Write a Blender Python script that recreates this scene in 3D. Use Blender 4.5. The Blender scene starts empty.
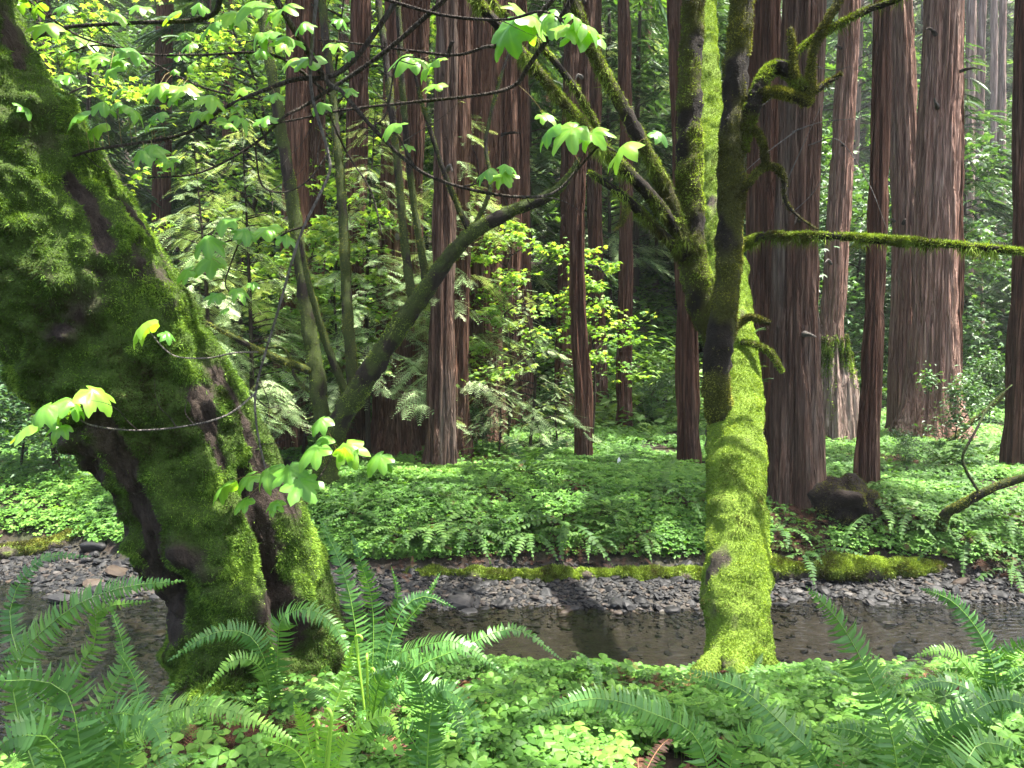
import bpy, math
import numpy as np
from mathutils import Vector, Matrix

# ------------------------------------------------------------------ scene, camera, world, sun
sc = bpy.context.scene
C = sc.collection
R_ = math.radians

EYE = np.array([0.0, 0.0, 3.0])
F_PX = 770.0
PITCH = R_(2.5)                       # camera looks slightly down
cam = bpy.data.cameras.new('camera')
cam.sensor_width = 36.0
cam.lens = F_PX / 1024 * 36
cam.clip_start = 0.05
cam.clip_end = 1000
camo = bpy.data.objects.new('camera', cam)
camo.location = EYE
camo.rotation_euler = (math.pi / 2 - PITCH, 0, 0)
C.objects.link(camo)
sc.camera = camo

SUN_DIR = np.array([0.30, -0.02, 0.95]); SUN_DIR /= np.linalg.norm(SUN_DIR)
sun_elev = math.asin(SUN_DIR[2]); sun_az = math.atan2(SUN_DIR[0], SUN_DIR[1])
world = bpy.data.worlds.new('World'); sc.world = world; world.use_nodes = True
wn = world.node_tree
sky = wn.nodes.new('ShaderNodeTexSky'); sky.sky_type = 'NISHITA'; sky.sun_disc = False
sky.sun_elevation = sun_elev; sky.sun_rotation = sun_az
sky.air_density = 1.0; sky.dust_density = 5.0; sky.ozone_density = 0.0
bg = wn.nodes['Background']; bg.inputs[1].default_value = 0.12
wn.links.new(sky.outputs[0], bg.inputs[0])
sun = bpy.data.lights.new('sun', 'SUN'); sun.energy = 5.0; sun.angle = R_(0.6); sun.color = (1, .95, .86)
suno = bpy.data.objects.new('sun', sun); C.objects.link(suno)
suno.location = (6, -2, 40)
suno.rotation_euler = Vector(SUN_DIR).to_track_quat('Z', 'Y').to_euler()

sc.view_settings.view_transform = 'Standard'; sc.view_settings.look = 'None'
sc.view_settings.exposure = 2.7; sc.view_settings.gamma = 1
cy = sc.cycles
cy.use_denoising = True
cy.max_bounces = 6; cy.diffuse_bounces = 3; cy.glossy_bounces = 2; cy.transmission_bounces = 4; cy.transparent_max_bounces = 6
cy.caustics_reflective = False; cy.caustics_refractive = False
cy.sample_clamp_indirect = 6

# ------------------------------------------------------------------ maths helpers
def at(px, py, d):
    """world point seen at pixel (px,py), at camera depth d"""
    x = (px - 512) / F_PX; y = -(py - 384) / F_PX
    fw = np.array([0, math.cos(PITCH), -math.sin(PITCH)]); up = np.array([0, math.sin(PITCH), math.cos(PITCH)])
    return EYE + d * (fw + x * np.array([1.0, 0, 0]) + y * up)

def path(pts):
    """[(px,py,d)...] -> n x 3"""
    return np.array([at(*p) for p in pts])

def vhash(ix, iy, iz):
    h = (ix.astype(np.int64) * 374761393 + iy.astype(np.int64) * 668265263 + iz.astype(np.int64) * 2147483647) & 0xFFFFFFFF
    h = ((h ^ (h >> 13)) * 1274126177) & 0xFFFFFFFF
    h = (h ^ (h >> 16)) & 0xFFFFFFFF
    return h.astype(np.float64) / 4294967295.0 * 2 - 1

def vn(p):
    p = np.asarray(p, float); f = np.floor(p); i = f.astype(np.int64); t = p - f; t = t * t * (3 - 2 * t)
    out = 0
    for dx in (0, 1):
        wx = t[:, 0] if dx else 1 - t[:, 0]
        for dy in (0, 1):
            wy = t[:, 1] if dy else 1 - t[:, 1]
            for dz in (0, 1):
                wz = t[:, 2] if dz else 1 - t[:, 2]
                out = out + wx * wy * wz * vhash(i[:, 0] + dx, i[:, 1] + dy, i[:, 2] + dz)
    return out

def fbm(p, o=3):
    p = np.asarray(p, float); a = 1.0; s = 0; tot = 0
    for k in range(o):
        s = s + a * vn(p * 2 ** k + 17.3 * k); tot += a; a *= .5
    return s / tot

def sstep(x, a, b):
    t = np.clip((np.asarray(x, float) - a) / (b - a), 0, 1); return t * t * (3 - 2 * t)

def unit(v):
    v = np.asarray(v, float); return v / np.maximum(np.linalg.norm(v, axis=-1, keepdims=True), 1e-9)

def resample(P, t):
    """Catmull-Rom through P, t in 0..1 (by chord length)"""
    P = np.asarray(P, float)
    if P.ndim == 1: P = P[:, None]
    n = len(P)
    return P, n

def curve(P, t, W=None):
    P = np.asarray(P, float); n = len(P)
    L = np.r_[0, np.cumsum(np.linalg.norm(np.diff(P, axis=0), axis=1))]; L /= L[-1]
    k = np.clip(np.searchsorted(L, t, side='right') - 1, 0, n - 2)
    u = ((t - L[k]) / np.maximum(L[k + 1] - L[k], 1e-9))[:, None]
    Pe = np.vstack([2 * P[0] - P[1], P, 2 * P[-1] - P[-2]])
    p0, p1, p2, p3 = Pe[k], Pe[k + 1], Pe[k + 2], Pe[k + 3]
    out = .5 * (2 * p1 + (p2 - p0) * u + (2 * p0 - 5 * p1 + 4 * p2 - p3) * u ** 2 + (3 * p1 - p0 - 3 * p2 + p3) * u ** 3)
    if W is None: return out
    W = np.asarray(W, float)
    return out, np.interp(t, L, W)

# ------------------------------------------------------------------ mesh helpers
class Geo:
    """collects vertices, faces and one random value per vertex"""
    def __init__(s): s.V = []; s.F = []; s.A = []; s.n = 0
    def add(s, V, faces, rnd=None):
        V = np.asarray(V, float).reshape(-1, 3)
        if not isinstance(faces, list): faces = [faces]
        for f in faces:
            f = np.asarray(f, np.int64)
            if len(f): s.F.append(f + s.n)
        s.V.append(V); s.A.append(np.full(len(V), .5) if rnd is None else np.broadcast_to(np.asarray(rnd, float), (len(V),)).copy())
        s.n += len(V)
    def inst(s, V, faces, M, T, rnd):
        """many copies of a template: M (k,3,3), T (k,3), rnd (k,)"""
        V = np.asarray(V, float); k = len(T); nv = len(V)
        if k == 0: return
        W = np.einsum('kij,vj->kvi', M, V) + T[:, None, :]
        off = (np.arange(k) * nv)[:, None, None]
        fs = [(np.asarray(f)[None] + off).reshape(-1, np.asarray(f).shape[1]) for f in (faces if isinstance(faces, list) else [faces])]
        s.add(W.reshape(-1, 3), fs, np.repeat(rnd, nv))
    def mesh(s, name, mat, smooth=False, org=None):
        V = np.vstack(s.V)
        if org is not None: V = V - np.asarray(org, float)
        me = bpy.data.meshes.new(name)
        tot = [len(f) * f.shape[1] for f in s.F]
        me.vertices.add(len(V)); me.vertices.foreach_set('co', V.astype(np.float32).ravel())
        me.loops.add(sum(tot)); me.loops.foreach_set('vertex_index', np.concatenate([f.ravel() for f in s.F]).astype(np.int32))
        cnt = np.concatenate([np.full(len(f), f.shape[1]) for f in s.F]); st = np.r_[0, np.cumsum(cnt)[:-1]]
        me.polygons.add(len(cnt)); me.polygons.foreach_set('loop_start', st.astype(np.int32))
        me.polygons.foreach_set('loop_total', cnt.astype(np.int32))
        me.polygons.foreach_set('use_smooth', np.full(len(cnt), bool(smooth)))
        a = me.attributes.new('rnd', 'FLOAT', 'POINT'); a.data.foreach_set('value', np.concatenate(s.A).astype(np.float32))
        me.update(calc_edges=True)
        me.materials.append(mat)
        return me

def link(name, me, parent=None):
    o = bpy.data.objects.new(name, me); C.objects.link(o)
    if parent is not None: o.parent = parent
    return o

def put(name, geo, mat, parent=None, smooth=False, org=None):
    """geo is in world space; made local to its (untransformed but moved) thing"""
    if org is None and parent is not None: org = ORG.get(parent.name, (0, 0, 0))
    return link(name, geo.mesh(name, mat, smooth, org), parent)

ORG = {}
def tag(o, label=None, cat=None, group=None, kind=None):
    if label: o['label'] = label
    if cat: o['category'] = cat
    if group: o['group'] = group
    if kind: o['kind'] = kind
    return o

def thing(name, loc, label, cat, group=None, rotz=0, scale=1):
    o = bpy.data.objects.new(name, None); C.objects.link(o)
    o.empty_display_size = .2
    o.location = tuple(float(v) for v in loc); o.rotation_euler = (0, 0, rotz); o.scale = (scale,) * 3
    ORG[o.name] = np.array(loc, float)
    return tag(o, label, cat, group)

def single(name, geo, mat, loc, label, cat, group=None, smooth=False):
    o = link(name, geo.mesh(name, mat, smooth, loc)); o.location = tuple(float(v) for v in loc)
    return tag(o, label, cat, group)

def rotz(a):
    a = np.asarray(a, float); z = np.zeros_like(a); o = np.ones_like(a); c, s = np.cos(a), np.sin(a)
    return np.stack([np.stack([c, -s, z], -1), np.stack([s, c, z], -1), np.stack([z, z, o], -1)], -2)

def frame(X, Z):
    """rotation matrices with local x along X, z near Z"""
    X = unit(X); Y = unit(np.cross(Z, X)); Z2 = np.cross(X, Y)
    return np.stack([X, Y, Z2], -1)

def tube(P, R, rows=40, seg=16, disp=None, tpow=1.0, cap=True):
    t = np.linspace(0, 1, rows) ** tpow
    c, r = curve(P, t, R)
    T = unit(np.gradient(c, axis=0))
    N = np.zeros_like(c)
    ref = np.array([0, -1.0, 0]) if abs(T[0][1]) < .9 else np.array([1.0, 0, 0])
    n = unit(ref - T[0] * np.dot(ref, T[0])); N[0] = n
    for i in range(1, rows):
        n = N[i - 1] - T[i] * np.dot(N[i - 1], T[i]); N[i] = unit(n)
    B = np.cross(T, N)
    th = np.linspace(0, 2 * math.pi, seg, endpoint=False)
    s = np.r_[0, np.cumsum(np.linalg.norm(np.diff(c, axis=0), axis=1))]
    dirs = np.cos(th)[None, :, None] * N[:, None] + np.sin(th)[None, :, None] * B[:, None]
    rad = np.repeat(r[:, None], seg, 1)
    if disp is not None:
        rad = rad + disp(np.repeat(th[None], rows, 0).ravel(), np.repeat(s[:, None], seg, 1).ravel(), rad.ravel(),
                         (c[:, None] + dirs * rad[..., None]).reshape(-1, 3), dirs.reshape(-1, 3)).reshape(rows, seg)
    V = c[:, None] + dirs * rad[..., None]
    i = np.arange(rows - 1)[:, None] * seg; j = np.arange(seg)[None]; j2 = (j + 1) % seg
    Q = np.stack([i + j, i + j2, i + seg + j2, i + seg + j], -1).reshape(-1, 4)
    Vf = V.reshape(-1, 3); faces = [Q]
    if cap:
        Vf = np.vstack([Vf, c[-1], c[0]]); k = (rows - 1) * seg; m = rows * seg
        faces.append(np.stack([k + j[0], k + j2[0], np.full(seg, m)], -1))
        faces.append(np.stack([j2[0], j[0], np.full(seg, m + 1)], -1))
    return Vf, faces, V, dirs

def grid_normals(V):
    du = np.roll(V, -1, 1) - np.roll(V, 1, 1); dv = np.gradient(V, axis=0)
    return unit(np.cross(du, dv))

def blades(g, Cn, D, L, W, rnd, rng, bend=None):
    """thin triangular blades"""
    n = len(Cn); s = unit(np.cross(D, rng.normal(size=(n, 3)))) * np.asarray(W).reshape(-1, 1)
    L = np.asarray(L).reshape(-1, 1)
    tip = Cn + D * L
    if bend is not None: tip = tip + bend
    V = np.stack([Cn - s, Cn + s, tip], 1).reshape(-1, 3)
    g.add(V, np.arange(3 * n).reshape(-1, 3), np.repeat(rnd, 3))

def moss_on(g, V, Nn, mask, count, rng, length=(.012, .03), width=.004, grav=.5, per=3, lift=0):
    """scatter moss tufts over a swept grid surface; mask is (rows,seg) weight"""
    rows, seg = V.shape[:2]
    a = np.linalg.norm(np.roll(V, -1, 1) - V, axis=2) * np.linalg.norm(np.gradient(V, axis=0), axis=2)
    w = (a * np.clip(mask, 0, None))[:-1].ravel(); w /= w.sum()
    k = rng.choice(len(w), count, p=w); i, j = k // seg, k % seg; j2 = (j + 1) % seg
    u = rng.random((count, 1)); v = rng.random((count, 1))
    p = (V[i, j] * (1 - u) + V[i, j2] * u) * (1 - v) + (V[i + 1, j] * (1 - u) + V[i + 1, j2] * u) * v
    nn = Nn[i, j]
    p = np.repeat(p, per, 0) + rng.normal(size=(count * per, 3)) * width * 1.2; nn = np.repeat(nn, per, 0)
    D = unit(nn + rng.normal(size=p.shape) * .6 + np.array([0, 0, -grav]) * rng.random((len(p), 1)))
    r0 = np.clip(.46 + .55 * fbm(p * 2.2 + 40, 2) + .5 * fbm(p * 9, 2) + .17 * rng.normal(size=len(p)), 0, 1)
    blades(g, p - nn * .004 + nn * lift, D, rng.uniform(length[0], length[1], len(p)), np.full(len(p), width), r0, rng)

# ------------------------------------------------------------------ materials
def mat_new(name):
    m = bpy.data.materials.new(name); m.use_nodes = True
    nt = m.node_tree; nt.nodes.clear()
    out = nt.nodes.new('ShaderNodeOutputMaterial')
    return m, nt, out

def nd(nt, t, **kw):
    n = nt.nodes.new(t)
    for k, v in kw.items():
        if k.startswith('i_'):
            key = k[2:]; n.inputs[int(key) if key.isdigit() else key.replace('_', ' ')].default_value = v
        else: setattr(n, k, v)
    return n

def ramp(nt, fac, stops):
    r = nt.nodes.new('ShaderNodeValToRGB'); e = r.color_ramp.elements
    while len(e) < len(stops): e.new(.5)
    for k, (p, c) in enumerate(stops): e[k].position = p; e[k].color = (*c, 1)
    nt.links.new(fac, r.inputs[0]); return r.outputs[0]

def mixc(nt, fac, a, b, mode='MIX'):
    m = nt.nodes.new('ShaderNodeMix'); m.data_type = 'RGBA'; m.blend_type = mode
    for s, v in ((m.inputs[0], fac), (m.inputs[6], a), (m.inputs[7], b)):
        if isinstance(v, (int, float)): s.default_value = v
        elif isinstance(v, tuple): s.default_value = (*v, 1)
        else: nt.links.new(v, s)
    return m.outputs[2]

def noise_tex(nt, scale=(1, 1, 1), sc_=5., detail=6, rough=.6, co='Object', dist=0):
    tc = nt.nodes.new('ShaderNodeTexCoord'); mp = nt.nodes.new('ShaderNodeMapping'); mp.inputs['Scale'].default_value = scale
    nt.links.new(tc.outputs[co], mp.inputs[0])
    n = nt.nodes.new('ShaderNodeTexNoise'); n.inputs['Scale'].default_value = sc_; n.inputs['Detail'].default_value = detail
    n.inputs['Roughness'].default_value = rough; n.inputs['Distortion'].default_value = dist
    nt.links.new(mp.outputs[0], n.inputs['Vector']); return n.outputs[0]

def bump(nt, h, strength=.5, dist=.02):
    b = nt.nodes.new('ShaderNodeBump'); b.inputs['Strength'].default_value = strength; b.inputs['Distance'].default_value = dist
    nt.links.new(h, b.inputs['Height']); return b.outputs[0]

def attr(nt, name='rnd'):
    a = nt.nodes.new('ShaderNodeAttribute'); a.attribute_name = name; return a.outputs['Fac']

def principled(nt, out, col, rough=.8, spec=.3, nrm=None):
    p = nt.nodes.new('ShaderNodeBsdfPrincipled')
    if isinstance(col, tuple): p.inputs['Base Color'].default_value = (*col, 1)
    else: nt.links.new(col, p.inputs['Base Color'])
    if isinstance(rough, (int, float)): p.inputs['Roughness'].default_value = rough
    else: nt.links.new(rough, p.inputs['Roughness'])
    p.inputs['Specular IOR Level'].default_value = spec
    if nrm is not None: nt.links.new(nrm, p.inputs['Normal'])
    if out is not None: nt.links.new(p.outputs[0], out.inputs[0])
    return p

def leaf_mat(name, stops, trans=.45, tcol=1.3, rough=.42, spec=.4):
    m, nt, out = mat_new(name)
    col = ramp(nt, attr(nt), stops)
    p = principled(nt, None, col, rough, spec)
    t = nt.nodes.new('ShaderNodeBsdfTranslucent')
    tc = mixc(nt, 1.0, col, (tcol, tcol * .95, .45), 'MULTIPLY'); nt.links.new(tc, t.inputs[0])
    mx = nt.nodes.new('ShaderNodeMixShader'); mx.inputs[0].default_value = trans
    nt.links.new(p.outputs[0], mx.inputs[1]); nt.links.new(t.outputs[0], mx.inputs[2]); nt.links.new(mx.outputs[0], out.inputs[0])
    return m

def bark_mat(name, dark, mid, light, grey, greyamt=.45, fib=(26, 26, 1.1)):
    m, nt, out = mat_new(name)
    f = noise_tex(nt, fib, 1.0, 8, .65)
    f2 = noise_tex(nt, (3, 3, .35), 1.0, 4, .6)
    c = ramp(nt, f, [(.3, dark), (.5, mid), (.72, light)])
    g = ramp(nt, f2, [(.48, (0, 0, 0)), (.68, (greyamt,) * 3)])
    c = mixc(nt, g, c, mixc(nt, f, tuple(v * .55 for v in grey), tuple(v * 1.3 for v in grey)))
    ck = noise_tex(nt, (fib[0] * .55, fib[1] * .55, fib[2] * .45), 1.0, 3, .5, dist=.4)
    crack = ramp(nt, ck, [(.40, (1, 1, 1)), (.485, (0, 0, 0)), (.515, (0, 0, 0)), (.60, (1, 1, 1))])
    f4 = noise_tex(nt, (fib[0] * 2.6, fib[1] * 2.6, fib[2] * 2.2), 1.0, 5, .6)
    c = mixc(nt, .55, c, ramp(nt, f4, [(.36, (.42, .38, .36)), (.6, (1.0, 1.0, 1.0))]), 'MULTIPLY')
    hh = nt.nodes.new('ShaderNodeMath'); hh.operation = 'ADD'; nt.links.new(f, hh.inputs[0]); nt.links.new(f4, hh.inputs[1])
    h2 = nt.nodes.new('ShaderNodeMath'); h2.operation = 'MULTIPLY_ADD'; nt.links.new(crack, h2.inputs[0]); h2.inputs[1].default_value = 1.6; nt.links.new(hh.outputs[0], h2.inputs[2]); hh = h2
    c = mixc(nt, mixc(nt, .55, crack, (1, 1, 1)), tuple(v * .8 for v in dark), c)
    principled(nt, out, c, .92, .12, bump(nt, hh.outputs[0], 1.0, .06))
    return m

M_RED = bark_mat('redwood_bark', (.048, .022, .014), (.155, .076, .049), (.29, .16, .11), (.20, .16, .13), .4)
M_PINK = bark_mat('sunlit_weathered_bark', (.14, .066, .044), (.45, .265, .20), (.60, .41, .33), (.38, .31, .26), .5)  # weathered bark, its colour made paler to stand in for sunlight
M_GREYR = bark_mat('lichened_redwood_bark', (.042, .022, .015), (.15, .085, .060), (.30, .205, .155), (.27, .24, .20), .6)
M_FARB = bark_mat('pale_far_bark', (.16, .10, .085), (.36, .26, .22), (.5, .38, .33), (.4, .36, .32), .5, (14, 14, .8))
M_TWIG = bark_mat('twig_bark', (.035, .028, .022), (.075, .06, .05), (.14, .12, .10), (.2, .19, .17), .6, (60, 60, 20))
M_GTWIG = bark_mat('grey_twig_bark', (.12, .11, .10), (.22, .20, .18), (.32, .3, .27), (.3, .29, .27), .6, (60, 60, 20))
M_SAPB = bark_mat('sapling_bark', (.03, .024, .018), (.07, .055, .04), (.12, .10, .075), (.10, .11, .07), .6)

def mossbark_mat(name, mossc, dark, light, scale, bias, purple=False):
    m, nt, out = mat_new(name)
    f = noise_tex(nt, (24, 24, 7), 1.0, 8, .75); f3 = noise_tex(nt, (60, 60, 60), 1.0, 5, .7)
    bark = ramp(nt, f, [(.3, dark), (.7, light)])
    moss = ramp(nt, f3, [(.3, tuple(v * .45 for v in mossc)), (.65, mossc)])
    msk = ramp(nt, attr(nt), [(bias - .12, (0, 0, 0)), (bias + .12, (1, 1, 1))])
    c = mixc(nt, msk, bark, moss)
    hh = nt.nodes.new('ShaderNodeMath'); hh.operation = 'ADD'; nt.links.new(f, hh.inputs[0]); nt.links.new(f3, hh.inputs[1])
    principled(nt, out, c, .9, .2, bump(nt, hh.outputs[0], 1.0, .03))
    return m
M_OLDMAPLE = mossbark_mat('mossy_maple_bark', (.060, .105, .014), (.009, .006, .005), (.062, .045, .034), 1, .5)
M_LOGMAPLE = mossbark_mat('bright_mossy_bark', (.155, .24, .028), (.02, .017, .012), (.09, .075, .055), 1, .35)
M_STEM = mossbark_mat('dark_mossy_bark', (.065, .068, .013), (.007, .005, .004), (.024, .018, .012), 1, .42)

def moss_mat(name, stops, trans=.25):
    return leaf_mat(name, stops, trans, 1.2, .8, .15)
M_MOSS_OLD = moss_mat('dark_moss', [(.06, (.030, .028, .010)), (.3, (.033, .066, .012)), (.6, (.085, .165, .022)), (.92, (.215, .34, .045))])
M_MOSS_LOG = moss_mat('bright_moss', [(.02, (.065, .062, .015)), (.25, (.076, .135, .016)), (.55, (.152, .25, .026)), (.95, (.30, .40, .055))])
M_MOSS_MID = moss_mat('yellow_olive_moss', [(.05, (.045, .042, .010)), (.3, (.07, .10, .014)), (.6, (.145, .215, .026)), (.95, (.28, .39, .055))])
M_MOSS_STEM = moss_mat('olive_moss', [(.1, (.03, .03, .008)), (.5, (.095, .105, .017)), (.95, (.23, .25, .04))])

M_MAPLE = leaf_mat('bigleaf_maple_leaf', [(0, (.09, .24, .035)), (.5, (.15, .33, .04)), (1, (.24, .42, .05))], .55, 1.6, .38, .5)
M_MLEAF = leaf_mat('maple_crown_leaf', [(0, (.065, .16, .03)), (.5, (.145, .28, .055)), (1, (.38, .50, .12))], .5, 1.4, .5, .3)
M_HIGH = leaf_mat('high_crown_leaf', [(0, (.04, .10, .02)), (.5, (.06, .15, .03)), (1, (.10, .2, .04))], .4, 1.3, .5, .3)
M_CONI = leaf_mat('conifer_needle', [(0, (.018, .048, .018)), (.5, (.034, .080, .030)), (1, (.07, .13, .05))], .35, 1.3, .5, .3)
M_PALE = leaf_mat('sunlit_conifer_needle', [(0, (.17, .28, .11)), (.5, (.36, .50, .24)), (1, (.58, .68, .42))], .4, 1.1, .5, .35)  # needles whitened, the sun on the boughs put into their colour
M_BUSH = leaf_mat('bush_leaf', [(0, (.022, .058, .018)), (.5, (.042, .105, .032)), (1, (.09, .18, .055))], .35, 1.3, .45, .4)
M_UNDER = leaf_mat('slope_leaf', [(0, (.024, .060, .014)), (.5, (.060, .14, .03)), (1, (.16, .28, .065))], .4, 1.3, .5, .25)
M_FERN = leaf_mat('fern_frond', [(0, (.036, .11, .024)), (.5, (.072, .185, .036)), (1, (.15, .29, .045))], .38, 1.35, .40, .42)
M_FERNY = leaf_mat('young_fern_frond', [(0, (.13, .30, .04)), (.5, (.20, .40, .05)), (1, (.30, .48, .07))], .45, 1.35, .4, .45)
M_FERND = leaf_mat('far_fern_frond', [(0, (.018, .048, .012)), (.5, (.036, .09, .02)), (1, (.085, .16, .032))], .35, 1.3, .6, .2)
M_SORREL = leaf_mat('sorrel_leaf', [(0, (.028, .080, .012)), (.5, (.078, .19, .028)), (1, (.155, .30, .046))], .38, 1.35, .5, .22)
M_DEAD = leaf_mat('dead_leaf', [(0, (.03, .014, .009)), (.6, (.09, .040, .024)), (1, (.27, .14, .075))], .2, 1.1, .7, .2)

def ground_mat():
    m, nt, out = mat_new('forest_soil')
    a = noise_tex(nt, (1, 1, 1), 9, 8, .7, 'Object'); b = noise_tex(nt, (1, 1, 1), .9, 4, .6, 'Object')
    soil = ramp(nt, a, [(.3, (.008, .006, .004)), (.55, (.022, .015, .010)), (.75, (.045, .030, .020))])
    duff = ramp(nt, a, [(.3, (.010, .014, .005)), (.7, (.028, .042, .012))])
    c = mixc(nt, ramp(nt, b, [(.45, (0, 0, 0)), (.62, (.7,) * 3)]), soil, duff)
    # stream bed: grey brown silt (rnd attribute = bed mask)
    bed = ramp(nt, a, [(.3, (.016, .0145, .012)), (.7, (.052, .047, .040))])
    c = mixc(nt, attr(nt), c, bed)
    principled(nt, out, c, .9, .2, bump(nt, a, .8, .04)); return m

def stone_mat():
    m, nt, out = mat_new('creek_stone')
    f = noise_tex(nt, (1, 1, 1), 25, 5, .6)
    c = ramp(nt, attr(nt), [(0, (.005, .0052, .0053)), (.4, (.0115, .012, .0125)), (.7, (.025, .0252, .0255)), (.85, (.046, .033, .023)), (1, (.075, .073, .07))])
    c = mixc(nt, f, c, (.05, .05, .055)) if False else mixc(nt, .5, c, mixc(nt, f, tuple([.25] * 3), tuple([1.0] * 3)), 'MULTIPLY')
    principled(nt, out, c, .6, .18, bump(nt, f, .3, .01)); return m

def water_mat():
    m, nt, out = mat_new('creek_water')
    n = noise_tex(nt, (1.0, 2.4, 1), 7, 3, .5); nb = bump(nt, n, .6, .05)
    g = nd(nt, 'ShaderNodeBsdfGlossy', i_Roughness=.04); nt.links.new(nb, g.inputs['Normal'])
    t = nd(nt, 'ShaderNodeBsdfTransparent'); t.inputs[0].default_value = (.52, .51, .46, 1)
    fr = nd(nt, 'ShaderNodeFresnel', i_IOR=1.42); nt.links.new(nb, fr.inputs['Normal'])
    mx = nd(nt, 'ShaderNodeMixShader'); nt.links.new(fr.outputs[0], mx.inputs[0])
    nt.links.new(t.outputs[0], mx.inputs[1]); nt.links.new(g.outputs[0], mx.inputs[2]); nt.links.new(mx.outputs[0], out.inputs[0])
    return m
M_GROUND = ground_mat(); M_STONE = stone_mat(); M_WATER = water_mat()

def plain_mat(name, c0, c1, sc_=12, rough=.85, spec=.2, bd=.02):
    m, nt, out = mat_new(name); f = noise_tex(nt, (1, 1, 1), sc_, 6, .65)
    principled(nt, out, ramp(nt, f, [(.3, c0), (.7, c1)]), rough, spec, bump(nt, f, .8, bd)); return m
M_BURL = plain_mat('dark_burl', (.003, .002, .0015), (.016, .011, .008), 14, .9, .15, .05)
M_STAKE = plain_mat('stake_plastic', (.7, .7, .68), (.82, .82, .8), 20, .6)
M_ROOT = plain_mat('bleached_root', (.10, .085, .06), (.30, .26, .19), 30)
M_STUMPW = bark_mat('stump_wood', (.16, .10, .078), (.46, .33, .27), (.66, .54, .45), (.5, .44, .37), .5, (20, 20, .8))
M_WHITEBARE = None

# ------------------------------------------------------------------ terrain
YS = np.array([-40, 0, 2.2, 3.0, 4.0, 5.0, 5.7, 6.4, 7.0, 7.6, 8.2, 8.8, 9.55, 9.75, 10.0, 10.5, 11.3, 12.2, 15, 19, 200])
ZS = np.array([1.6, 1.5, 1.42, 1.32, 1.10, .82, .50, .22, .02, -.2, -.2, .0, .13, .2, .42, .70, .90, .98, 1.0, 1.05, 1.05])
def H(x, y, rough=True):
    x = np.asarray(x, float); y = np.asarray(y, float)
    near = 1 - sstep(y, 6.5, 8.2)
    ys = y + near * 1.25 * sstep(-x, .9, 2.6) + near * .12 * np.sin(x * 1.3)
    far = sstep(y, 8.0, 9.5) * (1 - sstep(y, 14, 18))
    ys = ys - far * (.9 * sstep(-x, 3.5, 7) + .12 * np.sin(x * 1.7 + 1) + .1 * np.sin(x * .63))
    z = np.interp(ys, YS, ZS)
    h0 = 18.5 + 26 * sstep(x - .12 * y, 0.5, 12)
    over = np.maximum(0, y - h0)
    z = z + .80 * over * over / (over + 3.0)
    if rough:
        shp = x.shape; p = np.stack([x.ravel(), y.ravel(), np.zeros(x.size)], -1)
        amp = .03 + .07 * sstep(p[:, 1], 7.8, 8.4) * (1 - sstep(p[:, 1], 9.3, 9.8)) + .05 * sstep(p[:, 1], 11, 13) + .5 * sstep(p[:, 1], 19, 30)
        z = z + (fbm(p * .9, 3) * amp + fbm(p * 5, 2) * .012).reshape(shp)
    return z

def h1(x, y): return float(H(np.array([x]), np.array([y]))[0])

def ground_hit(px, py):
    d = np.linspace(2, 90, 4000); a = at(px, py, 1.0) - EYE
    P = EYE + d[:, None] * a
    k = np.argmax(P[:, 2] < H(P[:, 0], P[:, 1]))
    return P[k], d[k]

def make_ground():
    u = np.linspace(-1, 1, 300); xs = np.sinh(u * 4.2) / math.sinh(4.2) * 100
    ya = np.r_[np.linspace(-40, 1, 20), np.linspace(1.2, 14, 190), np.linspace(14.3, 60, 130), np.linspace(61, 115, 40)]
    X, Y = np.meshgrid(xs, ya); Z = H(X, Y)
    bed = sstep(Z, .32, .18) * sstep(Y, 5.5, 6.5) * (1 - sstep(Y, 12.5, 13))
    n = len(xs); i = np.arange(len(ya) - 1)[:, None] * n; j = np.arange(n - 1)[None]
    Q = np.stack([i + j, i + j + 1, i + n + j + 1, i + n + j], -1).reshape(-1, 4)
    g = Geo(); g.add(np.stack([X, Y, Z], -1), Q, bed.ravel())
    tag(put('ground', g, M_GROUND, smooth=True), kind='structure')
    xs = np.linspace(-40, 40, 60); ys = np.linspace(4.6, 11.6, 8); X, Y = np.meshgrid(xs, ys); n = len(xs)
    i = np.arange(len(ys) - 1)[:, None] * n; j = np.arange(n - 1)[None]
    Q = np.stack([i + j, i + j + 1, i + n + j + 1, i + n + j], -1).reshape(-1, 4)
    g = Geo(); g.add(np.stack([X, Y, X * 0 + .03], -1), Q)
    tag(put('water', g, M_WATER), kind='structure')
make_ground()

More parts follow.
